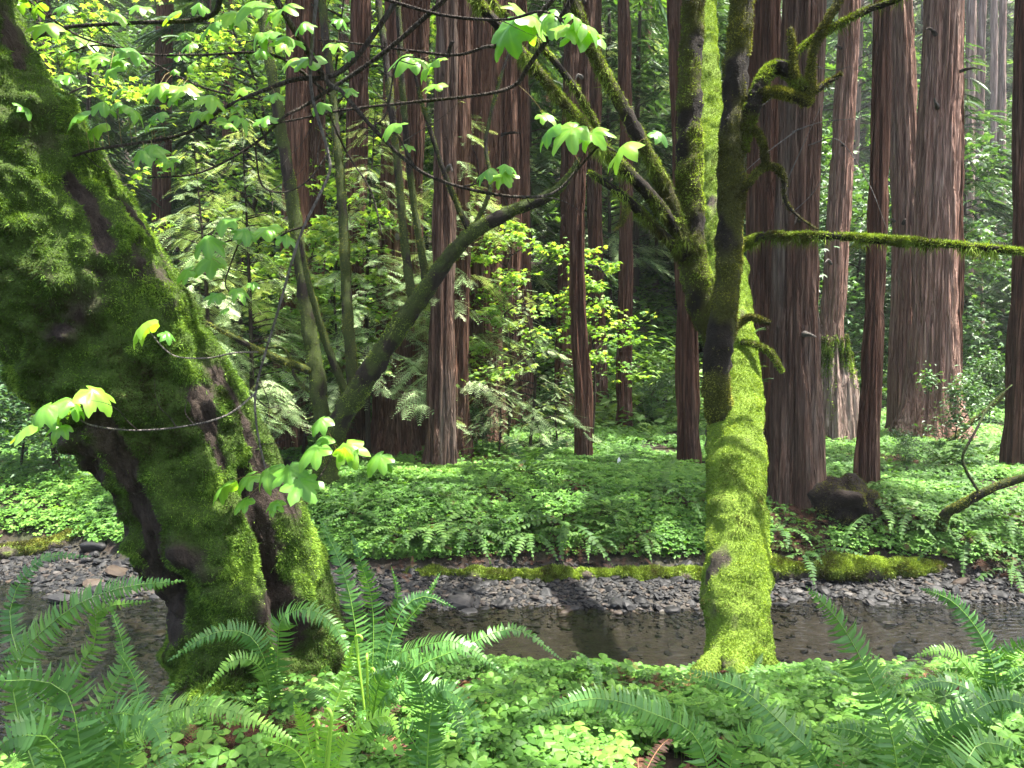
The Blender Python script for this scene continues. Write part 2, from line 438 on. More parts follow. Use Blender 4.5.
# ------------------------------------------------------------------ leaf / spray templates
VEIN = []
def maple_template(nr=3, bendk=1.15, seed=0, simple=False):
    rng = np.random.default_rng(seed)
    pts = [(0, 1.0), (8, .90), (13, .78), (22, .66), (27, .52), (34, .66), (41, .78), (50, .93), (58, .84), (66, .72), (76, .52),
           (88, .62), (102, .70), (116, .60), (140, .44), (165, .34), (180, .12)]
    if simple: pts = [(0, 1.0), (26, .42), (50, .92), (77, .42), (103, .6), (150, .25)]
    half = pts + [(-a, r) for a, r in pts[::-1] if 0 < a < 180]
    a = np.radians([p[0] for p in half]); r = np.array([p[1] for p in half]) * (1 + rng.normal(size=len(half)) * .04)
    m = len(a); V = [np.zeros(3)]; F3 = []; F4 = []
    for k in range(1, nr + 1):
        rr = r * k / nr; kk = bendk
        lob = .06 * np.cos(a * 7) * (k / nr)
        R = np.sin(kk * rr) / kk; D = (1 - np.cos(kk * rr)) / kk
        for q in range(m): V.append(np.array([R[q] * math.cos(a[q]), R[q] * math.sin(a[q]), -D[q] + lob[q] * .4]))
    for q in range(m):
        q2 = (q + 1) % m; F3.append((0, 1 + q, 1 + q2))
        for k in range(nr - 1): b = 1 + k * m; F4.append((b + q, b + m + q, b + m + q2, b + q2))
    F = [np.array(F3)] + ([np.array(F4)] if F4 else [])
    VEIN[:] = [.0] + [(1.0 if min(abs(math.degrees(x)) % 360, 999) in (0.0,) or round(abs(math.degrees(x))) in (50, 102) else 0.0) for k in range(nr) for x in a]
    return np.array(V), F
MAPLE_S = maple_template(1, .7, 1, True)
DIAMOND = (np.array([[0, 0, 0], [.45, .28, .06], [1, 0, -.12], [.45, -.28, .06]]), [np.array([[0, 1, 2], [0, 2, 3]])])

def spray_template(n=11, seed=0, droop=.25, lw=.035):
    """flat conifer spray along +x, length 1: rachis + leaflets both sides"""
    rng = np.random.default_rng(seed); V = []; F = []
    for k in range(n):
        t = (k + .5) / n; l = .30 * math.sin(math.pi * (.15 + .8 * t)) * rng.uniform(.8, 1.15)
        for s in (-1, 1):
            b = np.array([t, 0, -droop * t * t]); a = .75
            tip = b + np.array([l * math.cos(a), s * l * math.sin(a), -.04 - .1 * l]); i = len(V)
            V += [b - np.array([lw, 0, 0]), b + np.array([lw, 0, 0]), (b * .4 + tip * .6) + np.array([lw * 1.2, -s * lw * .3, .01]), tip]
            F += [(i, i + 1, i + 2), (i, i + 2, i + 3)]
    i = len(V); V += [np.array([0, -.012, 0]), np.array([0, .012, 0]), np.array([1, 0, -droop])]; F.append((i, i + 1, i + 2))
    return np.array(V), [np.array(F)]
def fine_spray(n, seed, droop):
    rng = np.random.default_rng(seed); V = []; F = []
    for k in range(n):
        t = (k + .6) / n; l = .34 * math.sin(math.pi * (.18 + .76 * t)) * rng.uniform(.75, 1.2)
        for s in (-1, 1):
            b = np.array([t, 0, -droop * t * t]); d = np.array([math.cos(.8), s * math.sin(.8), -.18 + rng.normal() * .08])
            m = 5
            for q in range(m):
                u = (q + .5) / m; c = b + d * l * u; w = .055 * (1 - .5 * u)
                for z in (-1, 1):
                    e = np.array([d[0] * .5 - z * d[1] * .8, d[1] * .5 + z * d[0] * .8, -.15]) * w
                    i = len(V); V += [c - d * .014, c + d * .014, c + e]; F.append((i, i + 1, i + 2))
            i = len(V); p = np.array([-d[1], d[0], 0]) * .006; V += [b - p, b + p, b + d * l]; F.append((i, i + 1, i + 2))
    i = len(V); V += [np.array([0, -.01, 0]), np.array([0, .01, 0]), np.array([1, 0, -droop])]; F.append((i, i + 1, i + 2))
    return np.array(V), [np.array(F)]
SPRAYS = [fine_spray(9, s, d) for s, d in ((0, .2), (1, .4), (2, .1))]
SPRAY_BIG = spray_template(6, 5, .3, .08)

def rand_frames(rng, n, heading=None, pitch=(-.4, .3), roll=.5):
    a = rng.uniform(0, 2 * math.pi, n) if heading is None else heading
    p = rng.uniform(pitch[0], pitch[1], n)
    X = np.stack([np.cos(a) * np.cos(p), np.sin(a) * np.cos(p), np.sin(p)], -1)
    Z = np.array([0, 0, 1.0]) + rng.normal(size=(n, 3)) * roll
    return frame(X, Z)

# ---- sword fern frond
def frond(g, P, wmax, npair, up, rng, tone=.5, droop=.25, rach=.004, sweep=.2, prof=None):
    """P: control points of the midrib (k,3); pinnae both sides"""
    t = np.linspace(.06, 1, npair) ** .92
    c = curve(P, t); full = curve(P, np.linspace(0, 1, 60)); T = unit(np.gradient(c, axis=0))
    up = np.asarray(up, float)
    S = unit(np.cross(T, up)); Nn = np.cross(S, T)
    pr = prof or ([0, .06, .2, .45, .75, .93, 1], [0, .30, .85, 1, .66, .25, .04])
    ln = np.interp(t, *pr) * wmax
    Ltot = np.linalg.norm(np.diff(full, axis=0), axis=1).sum(); sp = Ltot / npair
    tn = np.clip(tone + .2 * rng.normal(), 0, 1)
    for s in (-1, 1):
        n = npair; l = ln * rng.uniform(.82, 1.12, n) * np.where(rng.random(n) < .03, .35, 1)
        a = sweep + .13 * rng.normal(size=n); dr = droop * rng.uniform(.5, 1.5, n)
        D = unit(S * s * np.cos(a)[:, None] + T * np.sin(a)[:, None] - Nn * (dr * .4)[:, None])
        D2 = unit(D - Nn * dr[:, None] + T * .18)
        w = np.minimum(sp * .46, .0095 + 0 * sp) if False else sp * .44
        w = w * np.ones(n)
        b = c
        m = c + D * (l * .55)[:, None]; e = m + D2 * (l * .45)[:, None]
        q1 = c + D * (l * .10)[:, None]
        Tw = T * w[:, None] + Nn * (w * .25 * rng.normal(size=n))[:, None]
        V = np.stack([b - Tw * .35, b + Tw * .35, q1 + Tw * 1.0, q1 - Tw * .8, m + Tw * .7, m - Tw * .65, e], 1).reshape(-1, 3)
        o = (np.arange(n) * 7)[:, None]
        Q = np.concatenate([o + np.array([[0, 1, 2, 3]]), o + np.array([[3, 2, 4, 5]])]); Tt = o + np.array([[5, 4, 6]])
        g.add(V, [Q, Tt], np.repeat(np.clip(tn + .1 * rng.normal(size=n), 0, 1), 7))
    Vt, Ft, _, _ = tube(full[::4], np.linspace(rach, rach * .3, len(full[::4])), 16, 4)
    g.add(Vt, Ft, .95)

def frond_templates(mat, k=4, seed=3, npair=30):
    """fronds from the origin arching out along +x, about 1 m long"""
    rng = np.random.default_rng(seed); out = []
    for i in range(k):
        a = rng.uniform(.75, 1.15); d = rng.uniform(.2, .75)
        th = np.linspace(0, 1, 7); ang = a - (a + d) * th ** 1.1
        st = np.stack([np.cos(ang), rng.normal() * .12 * th, np.sin(ang)], -1) / 6
        P = np.vstack([[0, 0, 0], np.cumsum(st, 0)[:-1]])
        g = Geo(); frond(g, P, rng.uniform(.09, .12), npair, (0, 0, 1), rng, .5, .3, .006)
        out.append(g.mesh('frond', mat))
    return out
FR_NEAR = frond_templates(M_FERN, 5, 3, 36)
FR_DEAD = frond_templates(M_DEAD, 3, 31, 22)
FR_FAR = frond_templates(M_FERND, 4, 9, 14)

def fern(loc, label, meshes, n=9, size=.8, seed=0, group='sword ferns', droop=0, spread=None, name='sword_fern'):
    rng = np.random.default_rng(seed)
    t = thing(name, loc, label, 'fern', group)
    a0 = rng.uniform(0, 6.28)
    for i in range(n):
        o = link('frond', meshes[int(rng.integers(len(meshes)))], t)
        o.rotation_euler = (rng.normal() * .15, droop + rng.uniform(-.25, .3), a0 + i * 2 * math.pi / n + rng.normal() * .2 if spread is None else rng.uniform(*spread))
        s = size * rng.uniform(.75, 1.15); o.scale = (s, s, s)
    return t

# ------------------------------------------------------------------ redwoods
def make_high_crown(seed):
    rng = np.random.default_rng(seed); g = Geo(); M = []; T = []; Lw = Geo()
    for z in np.arange(12.5, 27, .55):
        L = 3.6 * (1 - (z - 12.5) / 17) + .5
        for k in range(3):
            a = rng.uniform(0, 6.28); l = L * rng.uniform(.6, 1.1); zz = z + rng.uniform(-.3, .3)
            P = np.array([[0, 0, 0], [.5 * l, 0, .08 * l], [l, 0, -.18 * l]]) @ rotz(a).T + np.array([0, 0, zz])
            V, F, _, _ = tube(P, [.05, .03, .01], 5, 4); Lw.add(V, F)
            n = 9; tt = rng.uniform(.2, 1, n); c = curve(P, tt)
            hd = a + rng.choice([-1, 1], n) * rng.uniform(.2, 1.2, n)
            M.append(rand_frames(rng, n, hd, (-.5, .1)) * (rng.uniform(.7, 1.3, n) * (.5 + l * .2))[:, None, None]); T.append(c)
    M = np.concatenate(M); T = np.concatenate(T)
    return (M, T), Lw
# gaps cut in the unseen canopy along sun rays to light chosen spots
GAPS = [(at(*p), r) for p, r in [((738, 600, 5.8), 1.0), ((736, 480, 6.5), 1.2), ((737, 540, 6.1), 1.2), ((734, 380, 7.1), 1.2), ((722, 240, 8.2), 1.2), ((716, 150, 9), 1.2), ((140, 250, 4.0), .8), ((95, 160, 3.9), .8), ((210, 360, 4.1), .7), ((260, 470, 4.2), .6),
        ((250, 40, 4), .7), ((150, 100, 4), .8), ((60, 60, 4), .6), ((545, 35, 3.9), .6), ((585, 145, 4), .5), ((410, 70, 4), .4), ((270, 480, 3.9), .5), ((70, 410, 3.7), .5), ((240, 240, 3.85), .4), ((345, 458, 3.85), .4),
        ((350, 470, 14), 1.8), ((440, 468, 14.5), 2.0), ((540, 466, 14.5), 2.0), ((630, 464, 15), 2.2), ((480, 461, 15.5), 2.0), ((580, 460, 15.5), 2.0), ((420, 500, 12), .7), ((560, 510, 12), .9), ((836, 390, 17), 2.0), ((930, 380, 18), 1.6), ((930, 250, 18), 1.3), ((850, 150, 19), 1.2), ((900, 450, 16), .9),
        ((215, 250, 13.5), 2.0), ((260, 200, 15), 2.0), ((60, 50, 13), 2.6), ((150, 40, 15), 2.8), ((245, 40, 17.5), 3), ((335, 50, 17.2), 3), ((425, 60, 19), 3), ((330, 250, 15.5), 1.8), ((510, 260, 14.8), 1.5), ((530, 380, 14.6), 1.4), ((360, 180, 17), 2), ((450, 200, 18), 2.2), ((600, 730, 3), .35), ((430, 600, 3.3), .4), ((950, 650, 3.4), .4)]]
def in_gap(T):
    k = np.zeros(len(T), bool)
    for c, r in GAPS:
        v = T - c; a = v @ SUN_DIR; k |= (np.linalg.norm(v - a[:, None] * SUN_DIR, axis=1) < r * .9) & (a > 0)
    return k
HIGH = [make_high_crown(40 + s_) for s_ in range(3)]
LIMBS = [h[1].mesh('limbs', M_SAPB) for h in HIGH]

def redwood_trunk(base, top, r, seed, seg=110, rows=170, flare=.35, amp=.032, total=1.25, spacing=.095, taper=.78):
    rng = np.random.default_rng(seed); sd = rng.uniform(0, 100)
    ax = top - base; hgt = np.linalg.norm(ax)
    P = [base - unit(ax) * .45, base + ax * .12, base + ax * .45 + rng.normal(size=3) * [.05, .05, 0], top, base + ax * total]
    if P[-1][2] < 24: P.append(base + ax * (24 / ax[2])); 
    n = len(P); R = [r * 1.08, r, r * .9, r * taper] + [r * taper * .9] + ([r * .35] if n > 5 else [])
    st = {}
    def disp(th, s, rad, pos, dr):
        sp = s * .22
        tw = th + s * .012 * rng.choice([-1, 1])
        A = r / spacing
        n1 = vn(np.stack([np.cos(tw) * A + sd, np.sin(tw) * A, sp * 2.0], -1))
        n2 = vn(np.stack([np.cos(tw) * A * 2.1 + sd, np.sin(tw) * A * 2.1 + 9, sp * 5], -1))
        rid = np.clip(1 - np.abs(n1) * 2.4, 0, 1) * .6 + np.clip(1 - np.abs(n2) * 2.4, 0, 1) * .4
        st['rid'] = 1 - rid
        fl = vn(np.stack([np.cos(tw) * 1.6 + sd, np.sin(tw) * 1.6, sp * .6], -1))
        fl2 = vn(np.stack([np.cos(tw) * 2.6 + sd, np.sin(tw) * 2.6 + 3, sp * .4], -1))
        e = np.exp(-np.maximum(s - .35, 0) / (.5 + r * .5))
        return -rid * amp * 2.6 + fl * .13 * rad + rad * flare * e * (1 + .9 * fl2) + fl2 * .08 * rad
    V, F, Vg, dirs = tube(np.array(P), R, rows, seg, disp, tpow=1.25)
    g = Geo(); g.add(V, F, np.r_[np.clip(st['rid'], 0, 1), 1, 1])
    return g, np.array(P[-1])

NRED = [0]
def redwood(pxb, pyb, w, pxt, mat, label, group='redwood trunks', d=None, crown=True, **kw):
    if d is None: base, d = ground_hit(pxb, pyb)
    else:
        base = at(pxb, 384, d); base[2] = h1(base[0], base[1])
    # top of the visible trunk: on the ray of (pxt, -40), in the tree's own vertical plane
    a = at(pxt, -40, 1.0) - EYE; top = EYE + a * (base[1] / a[1])
    r = w / 2 * d / F_PX
    NRED[0] += 1; sd = NRED[0]
    t = thing('redwood_tree', base, label, 'tree', group)
    g, tip = redwood_trunk(base, top, r, sd, **kw)
    put('trunk', g, mat, t, smooth=True)
    if crown and NRED[0] in (1, 5, 6, 9, 13, 14, 15, 21, 24, 27):  # unseen crowns added for shade, on these trees only
        ax = unit(top - base); off = ax * (14 / ax[2]) - np.array([0, 0, 14])
        (Mc, Tc), _ = HIGH[sd % 3]; Rz = rotz(sd * 1.7); Tw = Tc @ Rz.T + off + [0, 0, .5] + base; keep = ~in_gap(Tw)
        if not keep.any(): keep[:3] = True
        g = Geo(); g.inst(*SPRAY_BIG, (Rz @ Mc)[keep], Tw[keep], np.random.default_rng(sd).random(keep.sum()))
        c = put('crown', g, M_HIGH, t)
        c2 = link('limbs', LIMBS[sd % 3], c); c2.location = off + [0, 0, .5]; c2.rotation_euler = (0, 0, sd * 1.7)
    return t, base, top, r, d

RW = []
def rw(*a, **k): RW.append(redwood(*a, **k)); return RW[-1]
rw(287, 452, 33, 299, M_RED, 'dark redwood trunk between the mossy leaning trunk and the multi-stemmed maple', amp=.03)
rw(394, 460, 42, 403, M_RED, 'redwood trunk with flared foot just right of the multi-stemmed maple fork', flare=.5)
rw(416, 452, 26, 421, M_RED, 'thin redwood trunk squeezed against the flared one right of the maple')
rw(441, 470, 30, 447, M_GREYR, 'greyish redwood trunk standing at the edge of the sunlit green patch')
rw(472, 442, 42, 480, M_RED, 'dark redwood trunk behind the pale feathery sapling', amp=.03)
rw(504, 432, 28, 505, M_RED, 'dark slim redwood trunk above and behind the pale sapling')
rw(457, 458, 24, 462, M_RED, 'redwood trunk wedged between the greyish one and the dark one behind it', flare=.4)
rw(489, 440, 30, 493, M_RED, 'broad dark redwood trunk in the middle of the clump behind the pale sapling', flare=.4)
rw(522, 427, 24, 517, M_RED, 'rightmost dark redwood of the clump behind the pale sapling')
rw(352, 448, 26, 362, M_RED, 'dark redwood trunk seen between the stems of the forked maple')
rw(308, 440, 22, 318, M_RED, 'dim redwood trunk behind the left stem of the forked maple')
rw(562, 425, 20, 573, M_RED, 'slim dark redwood trunk leaning beside a straight reddish one')
rw(583, 462, 19, 590, M_RED, 'straight reddish redwood trunk at the back of the clover patch', flare=.15)
rw(598, 402, 18, 594, M_RED, 'dark redwood trunk half hidden behind the straight reddish trunk')
rw(624, 432, 16, 624, M_RED, 'lone narrow redwood pole in front of the shaded fern hillside', flare=.3)
rw(689, 466, 24, 676, M_RED, 'redwood trunk with shaggy bark directly left of the bright moss covered trunk', flare=.12)
rw(767, 480, 42, 762, M_RED, 'dark reddish redwood just right of the bright moss covered trunk', flare=.15)
rw(795, 503, 50, 806, M_GREYR, 'biggest redwood by the creek with grey lichen on its front', flare=.14, amp=.036)
rw(826, 420, 26, 852, M_PINK, 'slanting pinkish redwood rising behind the broken stump', flare=.1)
rw(866, 490, 22, 884, M_RED, 'narrow brown redwood pole right of the broken mossy stump', flare=.15)
rw(905, 432, 30, 897, M_PINK, 'left half of the joined redwood pair, bark spiralling toward its neighbour', flare=.25)
rw(931, 441, 45, 946, M_PINK, 'broad pinkish redwood with flared pale foot behind the leafy bush', flare=.6, amp=.04)
rw(954, 436, 16, 958, M_RED, 'dark narrow redwood pressed against the right side of the broad pinkish one', flare=.1)
rw(1015, 470, 24, 1026, M_RED, 'reddish brown redwood cut by the right edge of the photo', flare=.15)
far_rw = [(966, 34, 11, 972), (979, 38, 10, 984), (846, 46, 9, 862), (1000, 44, 9, 1003), (900, 50, 8, 905), (870, 40, 7, 876), (1040, 36, 12, 1050), (990, 58, 8, 994), (640, 36, 10, 652), (545, 34, 11, 548), (340, 30, 13, 345), (160, 22, 20, 165), (230, 26, 14, 232), (455, 36, 11, 452), (365, 34, 14, 368), (525, 30, 12, 523)]
far_lab = ['pale sunlit trunk far off right of the broad pinkish redwood', 'second pale sunlit trunk far off between the broad redwood and the right edge',
 'distant thin trunk seen in the gap behind the slanting pinkish redwood', 'far pale trunk close to the redwood at the right edge', 'distant trunk hidden behind the joined redwood pair',
 'distant slender trunk behind the narrow brown pole', 'far trunk beyond the right edge redwood', 'farthest pale trunk in the hazy gap at upper right', 'distant dark trunk on the hillside right of the lone redwood pole',
 'distant trunk on the hillside left of the slim leaning redwood', 'dark distant trunk behind the multi-stemmed maple', 'dark shaded trunk behind the hanging leaves near the mossy leaning trunk', 'distant dark trunk above the pale conifer boughs at left', 'distant trunk between the greyish redwood and the dark one', 'distant trunk on the slope behind the flared redwood', 'distant trunk on the slope above the pale feathery sapling']
for (px, d, w, pt), lb in zip(far_rw, far_lab):
    rw(px, None, w, pt, M_FARB if px > 830 else M_RED, lb, group='distant forest trunks', d=d, crown=(px > 600), seg=40, rows=50, amp=.03, flare=.15)

# broken branch stubs on some trunks
def stubs():
    rng = np.random.default_rng(71)
    for i in (0, 1, 3, 7, 12, 17, 18, 20, 21, 23):
        t, base, top, r, d = RW[i]; ax = top - base
        for k in range(3):
            f = rng.uniform(.3, .95); c = base + ax * f; a = rng.uniform(-2.6, -.5); o = np.array([math.cos(a), math.sin(a), rng.uniform(-.25, .25)])
            L = rng.uniform(.12, .55); P = np.array([c + o * r * .8, c + o * (r + L * .5) + [0, 0, .02], c + o * (r + L) + [0, 0, rng.uniform(-.15, .05)]])
            V, F, _, _ = tube(P, [.045, .025, .010], 16, 8, lambda th, s, rad, pos, dr: rad * .4 * vn(pos * 18)); g = Geo(); g.add(V, F, .8); put('branch_stub', g, M_TWIG if k else M_GTWIG, t, True)
stubs()

# bleached dead twigs still on the creekside redwood
def dead_twigs():
    t, base, top, r, d = RW[17]
    for pts in [[(792, 132), (822, 122), (866, 118)], [(785, 185), (800, 152), (824, 100)], [(806, 146), (838, 140), (868, 182), (888, 232)], [(800, 128), (770, 150), (744, 172)], [(790, 215), (815, 190), (836, 150)], [(782, 90), (764, 104), (748, 118)], [(800, 60), (830, 70), (852, 66)]]:
        P = path([(a, b, d - r - .03 - .28 * k) for k, (a, b) in enumerate(pts)])
        V, F, _, _ = tube(P, [.011, .007, .003] if len(P) == 3 else [.011, .008, .006, .003], 24, 5, lambda th, s, rad, pos, dr: rad * .4 * vn(pos * 14)); g = Geo(); g.add(V, F, .8); put('dead_twig', g, M_GTWIG, t, True)
dead_twigs()

# broken stump
def make_stump():
    base, d = ground_hit(836, 441); top = at(836, 335, d); rng = np.random.default_rng(77)
    r = 23 * d / F_PX
    P = np.array([base - [0, 0, .4], base * .6 + top * .4, top]); st = {}
    def disp(th, s, rad, pos, dr):
        A = r / .06
        n1 = vn(np.stack([np.cos(th) * A, np.sin(th) * A + 40, s * .5], -1)); st['r'] = np.abs(n1) * 2
        return -np.clip(1 - np.abs(n1) * 2.2, 0, 1) * .07
    V, F, Vg, dirs = tube(P, [r * 1.15, r * .98, r * .72], 70, 120, disp)
    # splintered, slanting top
    k = sstep(V[:, 2], base[2] + .55 * (top[2] - base[2]), top[2])
    ang = np.arctan2(V[:, 1] - base[1], V[:, 0] - base[0])
    jag = .6 * vn(np.stack([np.cos(ang) * 7, np.sin(ang) * 7, V[:, 2] * 0], -1)) + .45 * np.clip((V[:, 0] - base[0] + r * .3) / r, 0, 1.4)
    V[:, 2] -= k * np.clip(jag + .2, 0, 2) * .8
    V[-2] = V[-2] * [1, 1, 0] + [0, 0, base[2] + 1.0]
    t = thing('redwood_stump', base, 'sunlit broken redwood stump with splintered top and yellow moss', 'stump')
    g = Geo(); g.add(V, F, np.r_[np.clip(st['r'], 0, 1), .5, .5]); put('stump_wood', g, M_STUMPW, t, True)
    g = Geo(); Vg = V[:-2].reshape(70, 120, 3); N = dirs
    m = (sstep(fbm(Vg.reshape(-1, 3) * [3, 3, .8], 2).reshape(70, 120), .0, .3) * (Vg[..., 2] > base[2] + .5)) * (.1 + sstep(Vg[..., 2], top[2] - 1.0, top[2] - .3)) * sstep(base[0] + .5 * r - Vg[..., 0], -.3 * r, .3 * r) + 1e-6
    moss_on(g, Vg, N, m, 5000, rng, (.02, .05), .012, .6)
    put('moss', g, M_MOSS_LOG, t)
make_stump()

# ------------------------------------------------------------------ mossy limbs
def limb(parent, name, pts, hw, mat, mossmat, seed, rows=60, seg=22, lump=.12, count=None, mlen=(.012, .03), mw=.004, hang=0, cover=None, world=False, mosskey=1.0):
    rng = np.random.default_rng(seed)
    P = np.array(pts, float) if world else path(pts)
    R = np.array(hw, float) if world else np.array([h * p[2] / F_PX for h, p in zip(hw, pts)])
    st = {}
    def disp(th, s, rad, pos, dr):
        n = fbm(pos * (1.1 / max(R.mean(), .02)) * .5 + seed, 3); b = np.abs(vn(pos * np.array([6, 6, 11]) * (.2 / max(R.mean(), .06)) + seed)) - .25
        return n * rad * lump * 2 + b * np.minimum(rad * .25, .05)
    V, F, Vg, dirs = tube(P, R, rows, seg, disp)
    up = dirs[..., 2].ravel()
    nz = fbm(Vg.reshape(-1, 3) * [5, 5, 3] + seed * 3.1, 3)
    m = .55 + nz * .9 + .18 * up if cover is None else cover(Vg.reshape(-1, 3), dirs.reshape(-1, 3), nz)
    m = np.clip(m * mosskey, 0, 1)
    g = Geo(); g.add(V, F, np.r_[m, m[-1], m[0]])
    o = put(name, g, mat, parent, True)
    o_org = ORG.get(parent.name, (0, 0, 0))
    L = np.linalg.norm(np.diff(P, axis=0), axis=1).sum()
    if mossmat is not None:
        g = Geo(); n = count or int(9000 * L * R.mean() * 6)
        mk = np.clip(m - .3, 0, 1).reshape(rows, seg) + .01
        moss_on(g, Vg, dirs, mk, n, rng, mlen, mw, .5)
        if hang:
            mk2 = (np.clip(-dirs[..., 2] + .35, 0, 1) * sstep(fbm(Vg.reshape(-1, 3) * 6, 2), -.2, .4).reshape(rows, seg)) + 1e-4
            k = int(hang * L)
            moss_on(g, Vg, dirs * .35, mk2, k, rng, (.03, .11), mw * .8, 3.0, 2)
        put('moss', g, mossmat, o, False, o_org)
    return o, Vg

def tint_done(): pass

# ------------------------------------------------------------------ old leaning maple at left
ob = np.array([at(262, 640, 4.5)[0], at(262, 640, 4.5)[1], 0.0]); ob[2] = h1(ob[0], ob[1])
T_OLD = thing('leaning_maple', ob, 'huge moss covered maple trunk leaning left over the near fern bank', 'tree', 'mossy maples')
def build_old():
    rng = np.random.default_rng(5)
    pts = [(276, 760, 4.6), (258, 650, 4.55), (234, 560, 4.5), (182, 450, 4.4), (104, 330, 4.3), (14, 180, 4.15), (-74, 30, 4.0), (-80, -120, 3.9), (-100, -330, 3.9)]
    hw = [84, 77, 76, 80, 86, 88, 84, 70, 44]
    P = path(pts); R = np.array([h * p[2] / F_PX for h, p in zip(hw, pts)])
    rows, seg = 330, 260
    groove = [at(258, 470, 1), at(268, 530, 1), at(282, 590, 1), at(292, 640, 1)]
    def scr(pos):                      # outline traced once from the photograph, as directions from where it was taken
        v = pos - EYE; fw = np.array([0, math.cos(PITCH), -math.sin(PITCH)]); up = np.array([0, math.sin(PITCH), math.cos(PITCH)])
        d = v @ fw; return np.stack([512 + F_PX * v[:, 0] / d, 384 - F_PX * (v @ up) / d], -1)
    def pdist(q, line):
        line = np.array(line, float); best = np.full(len(q), 1e9)
        for a, b in zip(line[:-1], line[1:]):
            ab = b - a; t = np.clip(((q - a) @ ab) / (ab @ ab), 0, 1); best = np.minimum(best, np.linalg.norm(q - a - t[:, None] * ab, axis=1))
        return best
    st = {}
    def disp(th, s, rad, pos, dr):
        q = scr(pos); front = sstep(-dr[:, 1], -.1, .4)
        big = fbm(pos * 1.6 + 3, 2) * .05 + fbm(pos * 4.5 + 8, 3) * (.02 + .035 * front) + fbm(pos * 13, 2) * .02
        lump = (np.abs(vn(pos * 7.5 + 31)) - .25) * .055 + (np.abs(vn(pos * 17 + 5)) - .25) * .03
        k = np.array([scr(P)[i] for i in range(len(P))])
        g = pdist(q, [(252, 470), (266, 530), (280, 585), (292, 650)])
        big -= .15 * np.exp(-(g / 13) ** 2) * front
        g2 = pdist(q, [(300, 500), (318, 560), (328, 640)])
        big += .06 * np.exp(-(g2 / 22) ** 2) * sstep(q[:, 1], 450, 560)
        # knot below the crown and moss shelves
        for (kx, ky, kr, h) in [(160, 310, 26, .10), (100, 240, 40, .07), (190, 395, 30, .07), (215, 560, 34, .10), (175, 600, 24, -.08), (60, 110, 40, .07), (150, 215, 18, .05), (25, 290, 40, .05), (240, 640, 40, .07)]:
            big += h * np.exp(-((q[:, 0] - kx) ** 2 + (q[:, 1] - ky) ** 2) / kr ** 2) * front
        bare = np.zeros(len(q)); wob = np.exp(.9 * fbm(pos * 11 + 60, 3))
        for line, wd in [([(105, 415), (128, 470), (150, 530), (172, 590)], 10), ([(195, 400), (212, 440), (222, 462)], 8), ([(6, 30), (22, 60)], 10), ([(72, 180), (92, 225), (100, 250)], 8),
                         ([(95, 470), (130, 560), (160, 610)], 8), ([(222, 372), (240, 410), (268, 470)], 5), ([(120, 205), (142, 235)], 9), ([(252, 470), (266, 530), (280, 585), (292, 650)], 14)]:
            bare = np.maximum(bare, np.exp(-(pdist(q, line) / (wd * wob)) ** 2))
        cr = np.random.default_rng(91)
        for q0, rr, hh in zip(np.stack([cr.uniform(-40, 340, 800), cr.uniform(-20, 660, 800)], -1), cr.uniform(4, 13, 800), cr.uniform(.008, .032, 800)):
            dd = np.sum((q - q0) ** 2, 1) / rr ** 2; nz_ = dd < 4
            big[nz_] += hh * (np.exp(-dd[nz_] ** 1.5)) * front[nz_] * (1 - .9 * bare[nz_])
        big += lump * (1 - .85 * bare) * (.3 + .7 * front)
        st['bare'] = bare * front
        fis = np.abs(vn(np.stack([np.cos(th) * 16, np.sin(th) * 16, s * 4], -1))) + .5 * np.abs(vn(np.stack([np.cos(th) * 34, np.sin(th) * 34, s * 11], -1)))
        return big - .03 * st['bare'] + (np.clip(fis, 0, .55) - .35) * .045 * sstep(st['bare'], .15, .6)
    V, F, Vg, dirs = tube(P, R, rows, seg, disp)
    pos = Vg.reshape(-1, 3)
    nz = fbm(pos * 3.2 + 21, 4)
    m = np.clip(.70 + nz * .85 + .12 * dirs.reshape(-1, 3)[:, 0] - 1.0 * st['bare'], 0, 1)
    g = Geo(); g.add(V, F, np.r_[m, .5, .5])
    tr = put('trunk', g, M_OLDMAPLE, T_OLD, True)
    N = grid_normals(Vg); N = np.where((np.sum(N * dirs, -1) < 0)[..., None], -N, N)
    mk = sstep(m, .38, .62).reshape(rows, seg) * (.25 + sstep(-dirs[..., 1], -.5, .2)) + .004
    mk *= np.linspace(1, .2, rows)[:, None]
    g = Geo()
    moss_on(g, Vg, N, mk, 150000, rng, (.005, .017), .0026, .45, 3)
    # longer shaggy clumps on the lumps
    cl = mk * sstep(fbm(pos * 7 + 50, 2), .05, .4).reshape(rows, seg) + 1e-4
    moss_on(g, Vg, N, cl, 40000, rng, (.012, .032), .0028, .9, 3)
    put('moss', g, M_MOSS_OLD, tr, False, ORG[T_OLD.name])
build_old()

